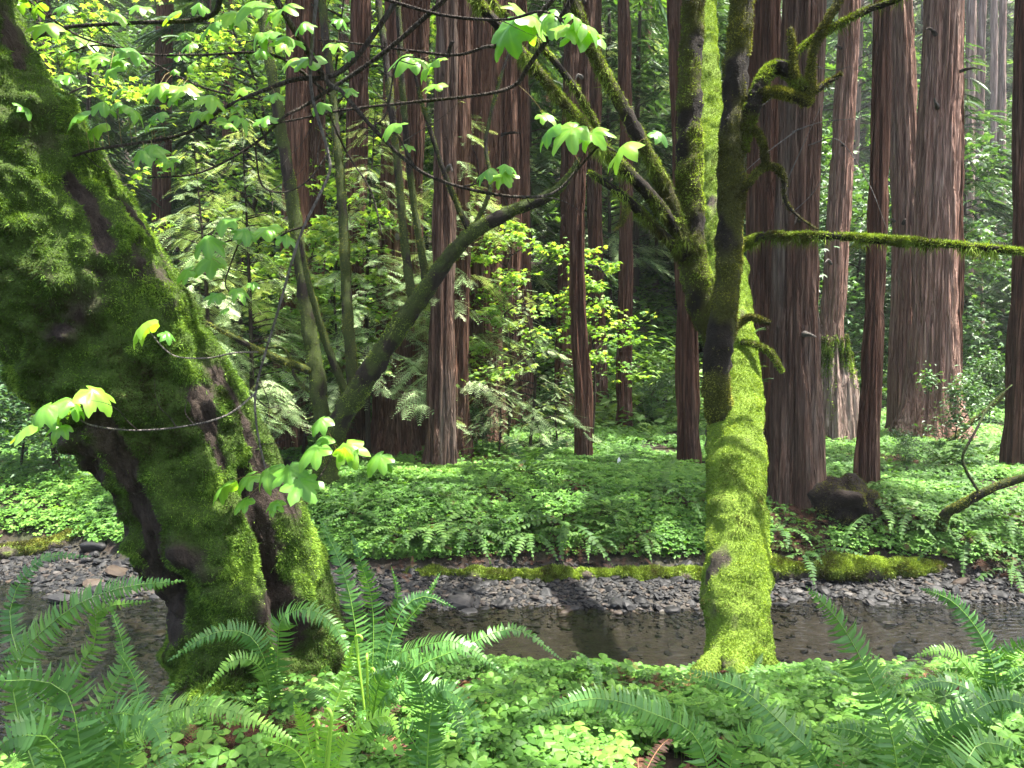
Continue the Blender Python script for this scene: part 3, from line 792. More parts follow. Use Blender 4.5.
# small moss mound and roots at its foot
def mound(name, c, rad, sq, mat, mossmat, label, cat, seed, moss=4000, mlen=(.015, .035), mkey=1.0):
    rng = np.random.default_rng(seed); n = 48; rows = 26
    P = np.array([[c[0], c[1], c[2] - rad * sq * 1.0], [c[0], c[1], c[2] + rad * sq * .98]])
    t = np.linspace(0, 1, rows); ph = np.pi * t
    th = np.linspace(0, 2 * np.pi, n, endpoint=False)
    D = np.stack([np.sin(ph)[:, None] * np.cos(th), np.sin(ph)[:, None] * np.sin(th), -np.cos(ph)[:, None] * np.ones(n)], -1)
    rr = rad * (1 + .62 * fbm(D.reshape(-1, 3) * 1.7 + seed, 3) + .16 * fbm(D.reshape(-1, 3) * 5 + seed, 3)).reshape(rows, n)
    V = c + D * rr[..., None] * np.array([1, 1, sq])
    i = np.arange(rows - 1)[:, None] * n; j = np.arange(n)[None]; j2 = (j + 1) % n
    Q = np.stack([i + j, i + j2, i + n + j2, i + n + j], -1).reshape(-1, 4)
    m = np.clip(.6 + fbm(V.reshape(-1, 3) * 4, 2) * .8, 0, 1) * mkey
    t = thing(name, c, label, cat)
    g = Geo(); g.add(V.reshape(-1, 3), Q, m); put('core', g, mat, t, True)
    if moss:
        g = Geo(); moss_on(g, V, D, np.clip(m.reshape(rows, n) - .3, 0, 1) * (D[..., 2] > -.4) + .001, moss, rng, mlen, .0045, .5); put('moss', g, mossmat, t)
    return t
mc = at(215, 690, 4.1); mc[2] = h1(mc[0], mc[1]) + .12
mound('moss_mound', mc, .26, .75, M_OLDMAPLE, M_MOSS_OLD, 'low mossy root mound at the foot of the huge leaning trunk', 'root mound', 3, 9000)

# ------------------------------------------------------------------ bright mossy maple over the creek
lb = ground_hit(738, 690)[0]
T_LOG = thing('leaning_maple', lb, 'maple with bright yellow green mossed trunk leaning away over the creek', 'tree', 'mossy maples')
def logcover(p, d, nz): return np.clip(.68 + nz * 1.0 + .25 * d[:, 2] + .15 * d[:, 0], 0, 1)
lo, LV = limb(T_LOG, 'trunk', [(738, 720, 5.55), (738, 660, 5.65), (737, 560, 6.05), (736, 450, 6.6), (733, 360, 7.3), (722, 240, 8.2), (713, 140, 9.0), (706, 60, 9.6), (700, -60, 10.4), (695, -250, 11.5)],
     [42, 33, 30, 28, 24, 18, 15, 12, 11, 10], M_LOGMAPLE, M_MOSS_LOG, 11, 260, 130, .10, 130000, (.006, .02), .0033, cover=logcover)
M_ST = dict(mat=M_STEM, mossmat=M_MOSS_STEM)
def ll(pts, hw, seed, mm=None, **k): return limb(T_LOG, 'limb', pts, hw, M_STEM, mm or M_MOSS_STEM, seed, **k)
ll([(735, 485, 6.92), (727, 445, 6.8), (717, 402, 6.64), (719, 350, 6.58), (728, 270, 6.55), (732, 150, 6.5), (737, 60, 6.5), (745, -40, 6.5), (752, -220, 6.5)], [8, 11, 13.5, 13.5, 12.5, 12.5, 12, 11.5, 9], 12, rows=110, seg=40, count=14000, mlen=(.01, .025))
ll([(718, 345, 7.45), (704, 310, 7.4), (692, 250, 7.35), (689, 150, 7.3), (691, 60, 7.3), (698, -60, 7.3), (702, -220, 7.3)], [12, 14, 14, 12.5, 11, 10.5, 9], 13, rows=110, seg=40, count=16000, mlen=(.01, .025), mm=M_MOSS_MID, mosskey=1.25)
ll([(690, 255, 7.3), (665, 190, 7.2), (627, 115, 7.1), (592, 50, 7.0), (566, -20, 6.9), (530, -130, 6.9)], [8, 7.5, 6.5, 6.2, 5.8, 4.5], 14, M_MOSS_MID, rows=80, count=5000, hang=150)
ll([(688, 245, 7.3), (650, 195, 7.1), (600, 145, 6.9), (545, 80, 6.7), (500, 28, 6.6), (455, -25, 6.5), (400, -110, 6.5)], [7, 6, 5.3, 5, 5, 4.4, 3.5], 15, M_MOSS_MID, rows=80, count=5000, hang=500)
ll([(612, 158, 6.95), (577, 92, 6.8), (540, 45, 6.7), (500, 10, 6.7), (470, -30, 6.7)], [4, 3.5, 3, 2.6, 2], 16, M_MOSS_MID, rows=40, count=1200, hang=150)
ll([(690, 262, 7.35), (660, 232, 7.2), (628, 200, 7.1), (598, 178, 7.0), (588, 172, 7.0)], [7, 5, 4, 3.2, 1.5], 17, M_MOSS_MID, rows=40, count=1800, hang=300)
ll([(628, 202, 7.1), (622, 222, 7.05), (614, 232, 7.0)], [2.5, 2.2, 1], 171, rows=16, count=250, hang=150)
for k_, (pts_, hw_) in enumerate([([(738, 640, 5.6), (716, 662, 5.45), (694, 682, 5.3), (672, 700, 5.2)], [16, 12, 9, 4]), ([(742, 645, 5.6), (764, 664, 5.45), (786, 684, 5.35), (806, 702, 5.3)], [15, 11, 8, 4]), ([(735, 650, 5.5), (736, 676, 5.25), (730, 705, 5.05)], [16, 12, 5])]):
    limb(T_LOG, 'root', pts_, hw_, M_LOGMAPLE, M_MOSS_LOG, 280 + k_, rows=30, seg=20, count=2500, mlen=(.006, .02), mw=.0033, cover=logcover)
# stubby twisted branches on the right of the dark stem
ll([(738, 150, 6.5), (746, 122, 6.45), (757, 98, 6.4), (764, 78, 6.4), (778, 67, 6.4), (790, 74, 6.35), (800, 86, 6.3), (806, 86, 6.3)], [10, 8, 8, 7, 6.5, 6, 6, 4], 18, M_MOSS_MID, rows=60, count=4000)
ll([(758, 96, 6.4), (772, 92, 6.35), (790, 95, 6.3), (806, 102, 6.3), (812, 103, 6.3)], [6, 5, 5, 5, 2], 19, rows=40, count=2400)
ll([(800, 86, 6.3), (794, 74, 6.3), (792, 50, 6.3), (790, 28, 6.3)], [5, 3.5, 3, 2], 20, rows=30, count=900)
ll([(808, 101, 6.3), (811, 75, 6.3), (813, 55, 6.25), (822, 30, 6.2), (838, 2, 6.2), (850, -30, 6.2)], [5, 4, 3.5, 3.5, 3.2, 3], 21, rows=40, count=1500)
ll([(795, 53, 6.3), (815, 38, 6.3), (840, 24, 6.2), (868, 10, 6.2), (896, 0, 6.1), (930, -20, 6.1)], [2, 3, 3.2, 3.2, 3, 2.5], 22, M_MOSS_MID, rows=40, count=1500, hang=60)
ll([(812, 94, 6.3), (826, 84, 6.3), (842, 74, 6.3)], [3, 2.5, 1.2], 23, rows=16, count=400)
ll([(742, 128, 6.5), (752, 129, 6.45), (760, 137, 6.4), (764, 150, 6.4), (766, 165, 6.4), (778, 168, 6.4), (784, 182, 6.4), (786, 202, 6.4), (800, 218, 6.4), (818, 230, 6.4)], [3, 3.2, 3, 2.8, 3.2, 2.8, 2.4, 2, 1, .6], 24, rows=50, count=1500)
ll([(766, 166, 6.4), (757, 172, 6.4), (748, 184, 6.42), (738, 192, 6.45)], [3, 3, 3, 3], 25, rows=20, count=600)
ll([(738, 250, 6.9), (746, 243, 6.7), (765, 236, 6.4), (790, 236, 6.2), (830, 236, 6.0), (880, 240, 5.8), (930, 243, 5.6), (985, 248, 5.4), (1040, 254, 5.2), (1150, 262, 5.0)], [4.2, 4.2, 3.6, 3.2, 3.3, 3.9, 3.3, 3.4, 2.8, 2.2], 26, M_MOSS_MID, rows=120, count=8000, hang=260, mlen=(.01, .028))
ll([(733, 330, 7.2), (748, 318, 7.1), (760, 320, 7.05), (770, 323, 7.0)], [3, 3, 3, 1.5], 27, rows=20, count=700)
ll([(742, 342, 7.1), (758, 346, 7.0), (772, 355, 6.95), (782, 372, 6.9)], [3, 3, 3.2, 1.6], 28, M_MOSS_MID, rows=20, count=800)

# ------------------------------------------------------------------ dark multi-stemmed maple on the far bank
mb, md = ground_hit(326, 489); MD = 11.2
T_MID = thing('multi_stemmed_maple', mb, 'dark multi-stemmed maple forking from the far bank, one limb sweeping right', 'tree', 'mossy maples')
M_BACK = mossbark_mat('shaded_maple_bark', (.042, .062, .012), (.007, .005, .004), (.024, .018, .012), 1, .5)
def lm(pts, hw, seed, **k): return limb(T_MID, 'stem', [(a, b, md + c) for a, b, c in pts], [h * .82 for h in hw], M_BACK, M_MOSS_MID if seed < 33 else M_MOSS_STEM, seed, mlen=(.012, .03), mw=.005, mosskey=1.3, **k)
lm([(324, 500, 0), (326, 470, 0), (334, 432, 0), (366, 378, -.1), (415, 305, -.2), (462, 242, -.3), (505, 214, -.4), (545, 198, -.4), (565, 182, -.4), (580, 158, -.4)], [17, 14, 14, 13, 11, 9, 8, 7, 5, 2], 31, rows=110, seg=30, count=5000)
lm([(328, 455, 0), (318, 385, .1), (306, 305, .2), (292, 200, .2), (276, 100, .2), (264, 25, .2), (256, -50, .2), (240, -200, .2)], [11, 9.5, 8.5, 7.5, 6.5, 6, 5.5, 4], 32, rows=90, count=3500)
lm([(353, 392, 0), (347, 300, .2), (342, 200, .3), (332, 90, .4), (322, 0, .5), (316, -120, .5)], [7, 6.5, 5.5, 5, 4.5, 3], 33, rows=80, count=2500)
lm([(414, 308, -.2), (406, 255, -.1), (396, 150, .1), (386, 60, .2), (375, -30, .3), (365, -160, .3)], [6, 5, 4.5, 4, 4, 3], 34, rows=70, count=1500)
lm([(428, 290, -.2), (414, 205, -.4), (404, 110, -.5), (398, 0, -.6), (394, -120, -.6)], [5, 4, 3.6, 3.2, 2], 35, rows=60, count=1200)
lm([(472, 238, -.3), (447, 180, -.5), (424, 110, -.6), (412, 62, -.7)], [4, 3.2, 2.5, 1.5], 36, rows=40, count=500)
lm([(465, 242, -.3), (490, 190, -.1), (486, 140, 0), (500, 80, .1), (520, 20, .2)], [3, 2.5, 2.2, 2, 1.2], 37, rows=40, count=500)
lm([(350, 405, 0), (325, 340, -.2), (308, 280, -.3), (300, 240, -.3)], [5, 4.2, 3.4, 2], 38, rows=40, count=800)
lm([(312, 372, .1), (285, 362, -.3), (258, 350, -.6), (228, 334, -.8), (205, 322, -1)], [5, 4, 3.4, 2.8, 1.6], 39, rows=40, count=900)
lm([(314, 395, .1), (296, 378, .3), (285, 350, .4), (262, 348, .4)], [2.5, 2, 1.6, 1], 391, rows=30, count=300)

# ------------------------------------------------------------------ twigs with big hanging maple leaves (on the old leaning maple)
M_PETI = plain_mat('leaf_stalk', (.16, .10, .04), (.24, .2, .06), 20, .5)
LEAVES = []
for k in range(8):
    V_, F_ = maple_template(4, [1.25, .8, 1.4, 1.1, 1.3, .95, .65, 1.2][k], 20 + k)
    g_ = Geo(); V_ = V_ * [1, .9 + .06 * (k % 4), 1] + np.stack([0 * V_[:, 0], .12 * ((k % 3) - 1) * V_[:, 0] ** 2, .05 * np.sin(V_[:, 1] * 9 + k)], -1); g_.add(V_, F_, np.clip(.05 + .1 * k + .3 * np.array(VEIN), 0, 1)); LEAVES.append(g_.mesh('leaf', M_MAPLE, True))
TW = []       # (branch object, dense samples, offset)
def twig(pts, hw, mat=None, parent=None, name='branch', rows=70):
    P = path(pts); R = np.interp(np.linspace(0, 1, len(pts)), np.linspace(0, 1, len(hw)), hw) * P[:, 1] / F_PX
    rng = np.random.default_rng(len(TW) + 7)
    P = P.copy(); P[1:-1] += rng.normal(size=P[1:-1].shape) * [.0, .03, .0]
    V, F, _, _ = tube(P, R, rows, 8, lambda th, s, rad, pos, dr: rad * .15 * vn(pos * 30))
    parent = parent or T_OLD
    g = Geo(); g.add(V, F, .6); o = put(name, g, mat or M_TWIG, parent, True)
    TW.append((o, curve(P, np.linspace(0, 1, 300)), ORG[parent.name])); return o
# the limb out of sight above the picture that carries them all
twig([(-85, -160, 3.95), (-20, -260, 3.9), (140, -270, 3.8), (340, -240, 3.7), (560, -190, 3.6), (700, -170, 3.5)], [40, 26, 18, 12, 6], M_OLDMAPLE)
twig([(300, -246, 3.7), (270, -120, 3.8), (230, -10, 3.9), (205, 15, 3.95), (130, 21, 4.0), (60, 24, 4.1), (30, 40, 4.15), (0, 51, 4.2), (-25, 58, 4.2)], [4, 1.9, 1.0])
twig([(480, -212, 3.6), (440, -80, 3.7), (350, 60, 3.8), (290, 80, 3.85), (232, 110, 3.9), (177, 130, 3.9), (100, 150, 3.9), (50, 155, 3.9), (13, 128, 3.9), (4, 120, 3.9)], [3.4, 1.6, .9])
twig([(560, -190, 3.6), (500, -60, 3.8), (400, 40, 4.0), (310, 100, 4.1), (287, 117, 4.1), (253, 145, 4.1), (200, 172, 4.1), (147, 178, 4.1)], [3.4, 1.5, .8])
twig([(640, -178, 3.5), (600, -60, 3.9), (560, 20, 4.1), (528, 67, 4.2), (515, 82, 4.2), (482, 95, 4.2), (409, 101, 4.2), (342, 109, 4.2), (300, 118, 4.2), (262, 126, 4.2)], [3.4, 1.7, .9])
twig([(690, -170, 3.5), (620, -80, 3.8), (520, 30, 4.0), (485, 50, 4.05), (455, 55, 4.05), (409, 50, 4.1), (342, 40, 4.1), (318, 40, 4.1)], [3.4, 1.5, .8])
twig([(200, -268, 3.75), (250, -60, 3.8), (318, 68, 3.8), (342, 92, 3.8), (375, 130, 3.8), (415, 167, 3.8), (459, 187, 3.8), (515, 197, 3.8), (555, 190, 3.8), (582, 163, 3.8), (600, 148, 3.8), (622, 156, 3.8)], [4, 1.9, 1.5, .9])
twig([(340, -240, 3.7), (326, -60, 3.8), (317, 0, 3.8), (310, 83, 3.8), (322, 140, 3.8), (326, 167, 3.8), (318, 200, 3.8), (300, 240, 3.8), (277, 316, 3.85), (257, 383, 3.9), (255, 423, 3.9), (267, 473, 3.9), (275, 483, 3.9)], [3, 1.6, 1.4, 1.2, .8], M_GTWIG)
twig([(257, 392, 3.9), (230, 414, 3.8), (187, 426, 3.72), (133, 431, 3.68), (90, 426, 3.65), (70, 416, 3.65), (45, 424, 3.62)], [1.0, .9, .8], M_GTWIG)
twig([(258, 352, 3.88), (232, 353, 3.75), (205, 358, 3.7), (180, 357, 3.65), (163, 348, 3.62), (150, 332, 3.6)], [.9, .7], M_GTWIG)
twig([(275, 483, 3.9), (295, 488, 3.8), (320, 478, 3.8), (336, 452, 3.8), (350, 452, 3.8), (378, 462, 3.8)], [1.0, .7])
twig([(312, 225, 3.8), (292, 232, 3.8), (268, 238, 3.8), (240, 238, 3.85), (212, 246, 3.85)], [1.2, .7])
twig([(240, 240, 3.85), (228, 265, 3.85), (224, 285, 3.85), (238, 300, 3.85)], [.8, .6])
twig([(180, -270, 3.78), (205, -140, 3.6), (300, -40, 3.6), (420, 12, 3.6), (500, 20, 3.55), (545, 15, 3.5), (580, 36, 3.5)], [3.4, 1.6, 1.0])
twig([(372, 127, 3.8), (385, 110, 3.8), (398, 62, 3.8), (425, 58, 3.8)], [1.0, .7])
twig([(415, 167, 3.8), (400, 140, 3.8), (392, 128, 3.8)], [.9, .6])
twig([(459, 187, 3.8), (478, 183, 3.75), (492, 176, 3.75)], [.9, .6])
twig([(262, 100, 4.1), (200, 86, 4.15), (130, 52, 4.2), (85, 40, 4.2), (40, 10, 4.25), (20, -10, 4.25)], [1.2, .8])
twig([(255, 147, 4.1), (262, 185, 4.1), (285, 192, 4.1), (310, 180, 4.1), (330, 150, 4.1)], [1.0, .8])
twig([(330, 95, 4.2), (280, 62, 4.2), (200, 52, 4.2), (150, 55, 4.2), (100, 45, 4.2), (70, 52, 4.2)], [1.5, .8])
twig([(318, 88, 3.8), (345, 150, 4.3), (370, 190, 4.3), (382, 235, 4.3)], [1.0, .7])
def fine_twigs():
    rng = np.random.default_rng(19)
    for o, S, org in list(TW[1:9]) + list(TW[13:20]):
        for k in range(3):
            i = int(rng.integers(90, 290)); p = S[i]; tdir = unit(S[min(i + 4, 299)] - S[i - 4]); sd = np.array([tdir[2], 0, -tdir[0]]) * rng.choice([-1, 1])
            L = rng.uniform(.15, .45); P = [p]; d = unit(tdir * .7 + sd * .7 + rng.normal(size=3) * [.2, .25, .2])
            for q in range(4): d = unit(d + rng.normal(size=3) * .28 + np.array([0, 0, .06])); P.append(P[-1] + d * L / 4)
            V, F, _, _ = tube(np.array(P), [.0030, .0022, .0016, .0012, .0008], 16, 5, lambda th, s, rad, pos, dr: rad * .3 * vn(pos * 60)); g = Geo(); g.add(V, F, .6)
            put('twig', g, M_TWIG, o, True, org)
fine_twigs()
LF = [(38, 12, 20), (47, 33, 30), (85, 46, 26), (92, 64, 30), (130, 58, 30), (20, 6, 18), (212, 34, 30), (232, 22, 30), (256, 14, 38), (282, 18, 36), (292, 66, 22), (312, 68, 34), (160, 92, 26), (183, 96, 34), (210, 104, 26), (198, 118, 22),
      (103, 110, 22), (132, 116, 26), (82, 123, 30), (100, 132, 24), (7, 115, 22), (24, 112, 22), (242, 95, 22), (240, 124, 24), (266, 124, 22), (152, 156, 30), (168, 164, 18), (208, 248, 34), (244, 238, 26), (266, 238, 34), (286, 242, 22),
      (212, 268, 32), (217, 300, 18), (238, 296, 22), (147, 334, 34), (92, 402, 36), (72, 410, 30), (46, 418, 36), (30, 436, 34), (316, 458, 36), (347, 456, 34), (380, 464, 28), (250, 484, 28), (268, 480, 30), (289, 478, 32), (226, 493, 32), (300, 492, 34), (276, 474, 24),
      (510, 40, 48), (530, 28, 42), (550, 24, 44), (566, 36, 34), (584, 44, 44), (410, 66, 32), (432, 72, 34), (394, 132, 26), (552, 138, 34), (572, 138, 38), (592, 142, 34), (624, 158, 40), (487, 177, 24), (502, 181, 24), (345, 456, 24), (70, 82, 20), (180, 60, 18), (190, 50, 20), (150, 128, 16), (335, 50, 22), (262, 40, 26), (122, 60, 22), (115, 20, 22), (140, 12, 20), (175, 20, 22), (55, 100, 20), (120, 95, 20), (65, 12, 24), (160, 118, 18), (225, 125, 20), (190, 70, 18), (290, 45, 24), (305, 30, 24), (340, 25, 20), (350, 95, 20), (15, 40, 20), (110, 75, 18), (200, 10, 20), (275, 100, 20), (320, 110, 22)]
def hang_leaves():
    rng = np.random.default_rng(8); stalks = {}
    more = [(px + rng.normal() * s * .55, py + rng.normal() * s * .4, s * rng.uniform(.5, .8)) for px, py, s in LF[:-20] if rng.random() < .75]
    for k, (px, py, s) in enumerate(LF + more):
        q0 = at(px, py, 1.0) - EYE; best = None
        for o, S, org in TW[1:]:
            dd = (S - EYE)[:, 1] / q0[1]
            e = np.linalg.norm((EYE + dd[:, None] * q0) - S, axis=1); i = int(np.argmin(e))
            if best is None or e[i] < best[0]: best = (e[i], o, S[i], dd[i], org)
        e, o, node, d, org = best
        d = d + rng.uniform(-.12, .06)
        sz = s * d / F_PX / 1.12
        p = at(px, py - s * .30, d)
        l = link('leaf', LEAVES[int(rng.integers(8))], o)
        out = np.array([p[0] - node[0], 0, 0]) + np.array([rng.normal() * .05, -.07 + rng.normal() * .04, -.02])
        X = unit(out * [1, 1, 0] + [0, 0, -.55 * np.linalg.norm(out)])
        Mx = frame(X[None], (np.array([0, -.25, 1.0]) + rng.normal(size=3) * .28)[None])[0]
        l.matrix_local = Matrix.Translation(Vector(p - org)) @ Matrix(Mx.tolist()).to_4x4() @ Matrix.Diagonal((sz, sz * rng.uniform(.85, 1.1), sz * rng.uniform(.8, 1.2), 1))
        V, F, _, _ = tube(np.array([node, (node + p) / 2 + [0, 0, .015], p]), [.0014, .0011, .0009], 8, 5)
        g = Geo(); g.add(V, F); put('leaf_stalk', g, M_PETI, o, True, org)
hang_leaves()
# unseen crowns over the two near maples, added to shade the banks
def shade_crown(parent, cx, cy, cz, rx, rz, n, seed):
    rng = np.random.default_rng(seed); g = Geo(); k = n // 12
    c = rng.normal(size=(k, 3)); c = unit(c) * rng.random((k, 1)) ** .4 * [rx, rx, rz] + [cx, cy, cz]
    T = np.repeat(c, 12, 0) + rng.normal(size=(k * 12, 3)) * [.28, .28, .1]
    ok = ((T[:, 2] - 3) > .56 * np.maximum(T[:, 1], .5)) & ~in_gap(T)
    T = T[ok]; M = rand_frames(rng, len(T), None, (-.6, .1), .3) * rng.uniform(.08, .14, (len(T), 1, 1))
    g.inst(*MAPLE_S, M, T, rng.random(len(T)))
    put('crown', g, M_HIGH, parent)
shade_crown(T_OLD, -1.0, 3.6, 8.6, 3.2, 2.0, 4300, 1)
shade_crown(T_OLD, 3.2, 3.2, 9.6, 3.0, 1.8, 5400, 3)
shade_crown(T_LOG, 1.5, 9.5, 12.2, 3.0, 1.8, 2200, 2)

# ------------------------------------------------------------------ understory trees
def conifer_meshes(seed, Ht, Lmax, z0, nb, mat, r0=.06, spray=.42, droop=.35, sp=None, dens=9):
    rng = np.random.default_rng(seed); g = Geo(); w = Geo()
    P = np.array([[0, 0, -.2], [rng.normal() * .1, rng.normal() * .1, Ht * .5], [rng.normal() * .15, rng.normal() * .15, Ht]])
    V, F, _, _ = tube(P, [r0 * 1.2, r0 * .8, r0 * .12], 40, 10, lambda th, s, rad, pos, dr: rad * .15 * vn(pos * [12, 12, 2])); w.add(V, F)
    for k in range(nb):
        f = (k + rng.random()) / nb; z = z0 + (Ht - z0) * f; a = rng.uniform(0, 6.28)
        l = Lmax * (1 - f) ** .75 * rng.uniform(.55, 1.1) + .15
        cen = curve(P, np.array([(z + .2) / (Ht + .2)]))[0]
        Pb = np.array([[0, 0, 0], [.5 * l, 0, l * .10], [l, 0, -droop * l * rng.uniform(.3, 1.1)]]) @ rotz(a).T + cen
        Vb, Fb, _, _ = tube(Pb, [.012 + .006 * l, .008, .003], 6, 4); w.add(Vb, Fb)
        n = max(4, int(l * dens)); tt = np.linspace(.15, 1, n); c = curve(Pb, tt)
        side = np.where(np.arange(n) % 2 == 0, 1, -1)
        hd = a + side * np.interp(tt, [0, 1], [1.0, .35]) + rng.normal(size=n) * .15
        sz = spray * np.interp(tt, [0, .5, 1], [.7, 1.1, .8]) * rng.uniform(.7, 1.2, n) * min(1, .5 + l * .4)
        M = rand_frames(rng, n, hd, (-.45, .0), .18) * sz[:, None, None]
        g.inst(*(SPRAYS[k % 3] if sp is None else sp), M, c, np.clip(rng.normal(size=n) * .18 + rng.random() * .6 + .2, 0, 1))
    return w, g

def broadleaf_meshes(seed, Ht, spread, nl, per, lsize, r0=.05, zlo=.35, tmpl=None, flat=.12):
    rng = np.random.default_rng(seed); g = Geo(); w = Geo()
    P = np.array([[0, 0, -.2], [rng.normal() * .15, rng.normal() * .15, Ht * .35], [rng.normal() * .3, rng.normal() * .3, Ht * .7], [rng.normal() * .4, rng.normal() * .4, Ht]])
    V, F, _, _ = tube(P, [r0, r0 * .8, r0 * .5, r0 * .15], 30, 9, lambda th, s, rad, pos, dr: rad * .2 * vn(pos * [9, 9, 2])); w.add(V, F)
    for k in range(nl):
        f = zlo + (1 - zlo) * (k + rng.random()) / nl; c0 = curve(P, np.array([f]))[0]; a = k * 2.4 + rng.normal() * .4
        l = spread * rng.uniform(.5, 1.1) * (1.15 - .5 * f)
        Pb = np.array([[0, 0, 0], [.45 * l, rng.normal() * .1 * l, .22 * l], [l, rng.normal() * .2 * l, .25 * l * rng.uniform(-.2, 1)]]) @ rotz(a).T + c0
        V, F, _, _ = tube(Pb, [r0 * .4, r0 * .25, r0 * .06], 8, 5); w.add(V, F)
        for q in range(6):
            t0 = rng.uniform(.3, 1); b = curve(Pb, np.array([t0]))[0]; e = b + rng.normal(size=3) * [.28, .28, .12] * l * .9
            V, F, _, _ = tube(np.array([b, (b + e) / 2 + [0, 0, .04], e]), [r0 * .10, r0 * .07, r0 * .03], 5, 4); w.add(V, F)
            n = rng.poisson(per)
            tt = rng.random((n, 1)) ** .7; c = b * (1 - tt) + e * tt + rng.normal(size=(n, 3)) * [.13, .13, flat * .5] * (l * .5 + .4)
            M = rand_frames(rng, n, None, (-.55, .15), .28) * (lsize * rng.uniform(.65, 1.25, n))[:, None, None]
            g.inst(*(tmpl or MAPLE_S), M, c, np.clip(rng.normal(size=n) * .2 + .3 + .4 * rng.random(), 0, 1))
    return w, g

def pack(wg, crown_mat, wood_mat): return wg[0].mesh('trunk', wood_mat, True), wg[1].mesh('crown', crown_mat)
def plant(name, pack_, loc, label, cat, group, rz=0, s=1.0, parts=('trunk', 'crown')):
    t = thing(name, loc, label, cat, group, rz, s)
    link(parts[0], pack_[0], t); link(parts[1], pack_[1], t); return t
def on_ground(px, d, dz=-.05):
    p = at(px, 384, d); p[2] = h1(p[0], p[1]) + dz; return p

YM = [pack(broadleaf_meshes(60 + k, 9.2, 2.6, 20, 17, .10, .06, .45), M_MLEAF, M_SAPB) for k in range(2)]
YS_ = [pack(broadleaf_meshes(70 + k, 4.6, 1.5, 16, 15, .10, .035, .3), M_MLEAF, M_SAPB) for k in range(2)]
G1 = 'yellow green young maples'
ym = [(55, 13, .95, 0, 'bright young maple filling the top left corner above the leaning trunk'), (245, 17.5, 1.12, 0, 'yellow green maple crown between the leaning trunk and the two dark stems'),
      (335, 17.2, 1.12, 1, 'bright maple crown behind the two dark stems of the forked maple'), (425, 21.0, 1.15, 0, 'loose yellow green maple crown behind the redwood clump, top centre')]
for k, (px, d, s, v, lb) in enumerate(ym): plant('young_maple', YM[v], on_ground(px, d), lb, 'tree', G1, k * 1.3, s)
ys = [(338, 13.4, 1.0, 1, 'bright maple sapling in front of the right stem of the forked maple'), (300, 14.0, .95, 0, 'lime green maple sapling low between the two left stems of the forked maple'), (318, 15.5, 1.0, 0, 'short bright maple sapling glowing between the stems of the forked maple'), (362, 15.8, .95, 1, 'bright maple sapling just right of the forked maple stems'), (505, 14.8, .98, 0, 'bright green maple sapling under the sweeping limb, beside the slim redwoods'),
      (592, 15.6, .85, 1, 'slender maple sapling with bright leaves crossing the straight reddish redwood'), (455, 16.4, 1.1, 1, 'maple sapling in front of the dark redwoods below the sweeping limb')]
for k, (px, d, s, v, lb) in enumerate(ys): plant('maple_sapling', YS_[v], on_ground(px, d), lb, 'tree', G1, k * 2.1, s)

PC = [pack(conifer_meshes(80 + k, 7.5, 1.9, 1.2, 70, M_PALE, .05, .46, .35, None, 14), M_PALE, M_SAPB) for k in range(2)]
PSm = [pack(conifer_meshes(85 + k, 3.3, 1.15, .45, 34, M_PALE, .03, .36), M_PALE, M_SAPB) for k in range(2)]
G2 = 'pale feathery conifers'
for k, (px, d, s, v, lb) in enumerate([(205, 11.9, .72, 0, 'pale feathery conifer with layered boughs right of the leaning trunk'), (252, 12.7, .78, 1, 'pale conifer with drooping boughs in front of the leftmost redwood'), (368, 13.6, .86, 0, 'pale conifer behind the fork of the dark maple'), (455, 14.3, .9, 1, 'pale conifer with hanging sprays in front of the redwood clump'), (610, 24.5, 1.2, 0, 'pale conifer on the slope between the narrow poles'), (480, 20.5, 1.25, 0, 'tall pale conifer among the dark redwoods at centre'), (655, 26, 1.15, 1, 'pale conifer on the slope left of the mossy maple limbs')]):
    plant('pale_conifer', PC[v], on_ground(px, d), lb, 'tree', G2, k * 1.1, s)
for k, (px, d, s, v, lb) in enumerate([(528, 14.6, 1.0, 0, 'small pale conifer sapling standing at the back edge of the sunlit clover'), (498, 14.2, .62, 1, 'low pale sapling at the foot of the dark redwoods'), (232, 14.2, .8, 1, 'small pale conifer sapling beside the mossy trunk edge'), (560, 14.8, .55, 1, 'low bushy sapling left of the straight reddish redwood')]):
    plant('conifer_sapling', PSm[v], on_ground(px, d), lb, 'tree', G2, k * 1.9, s)

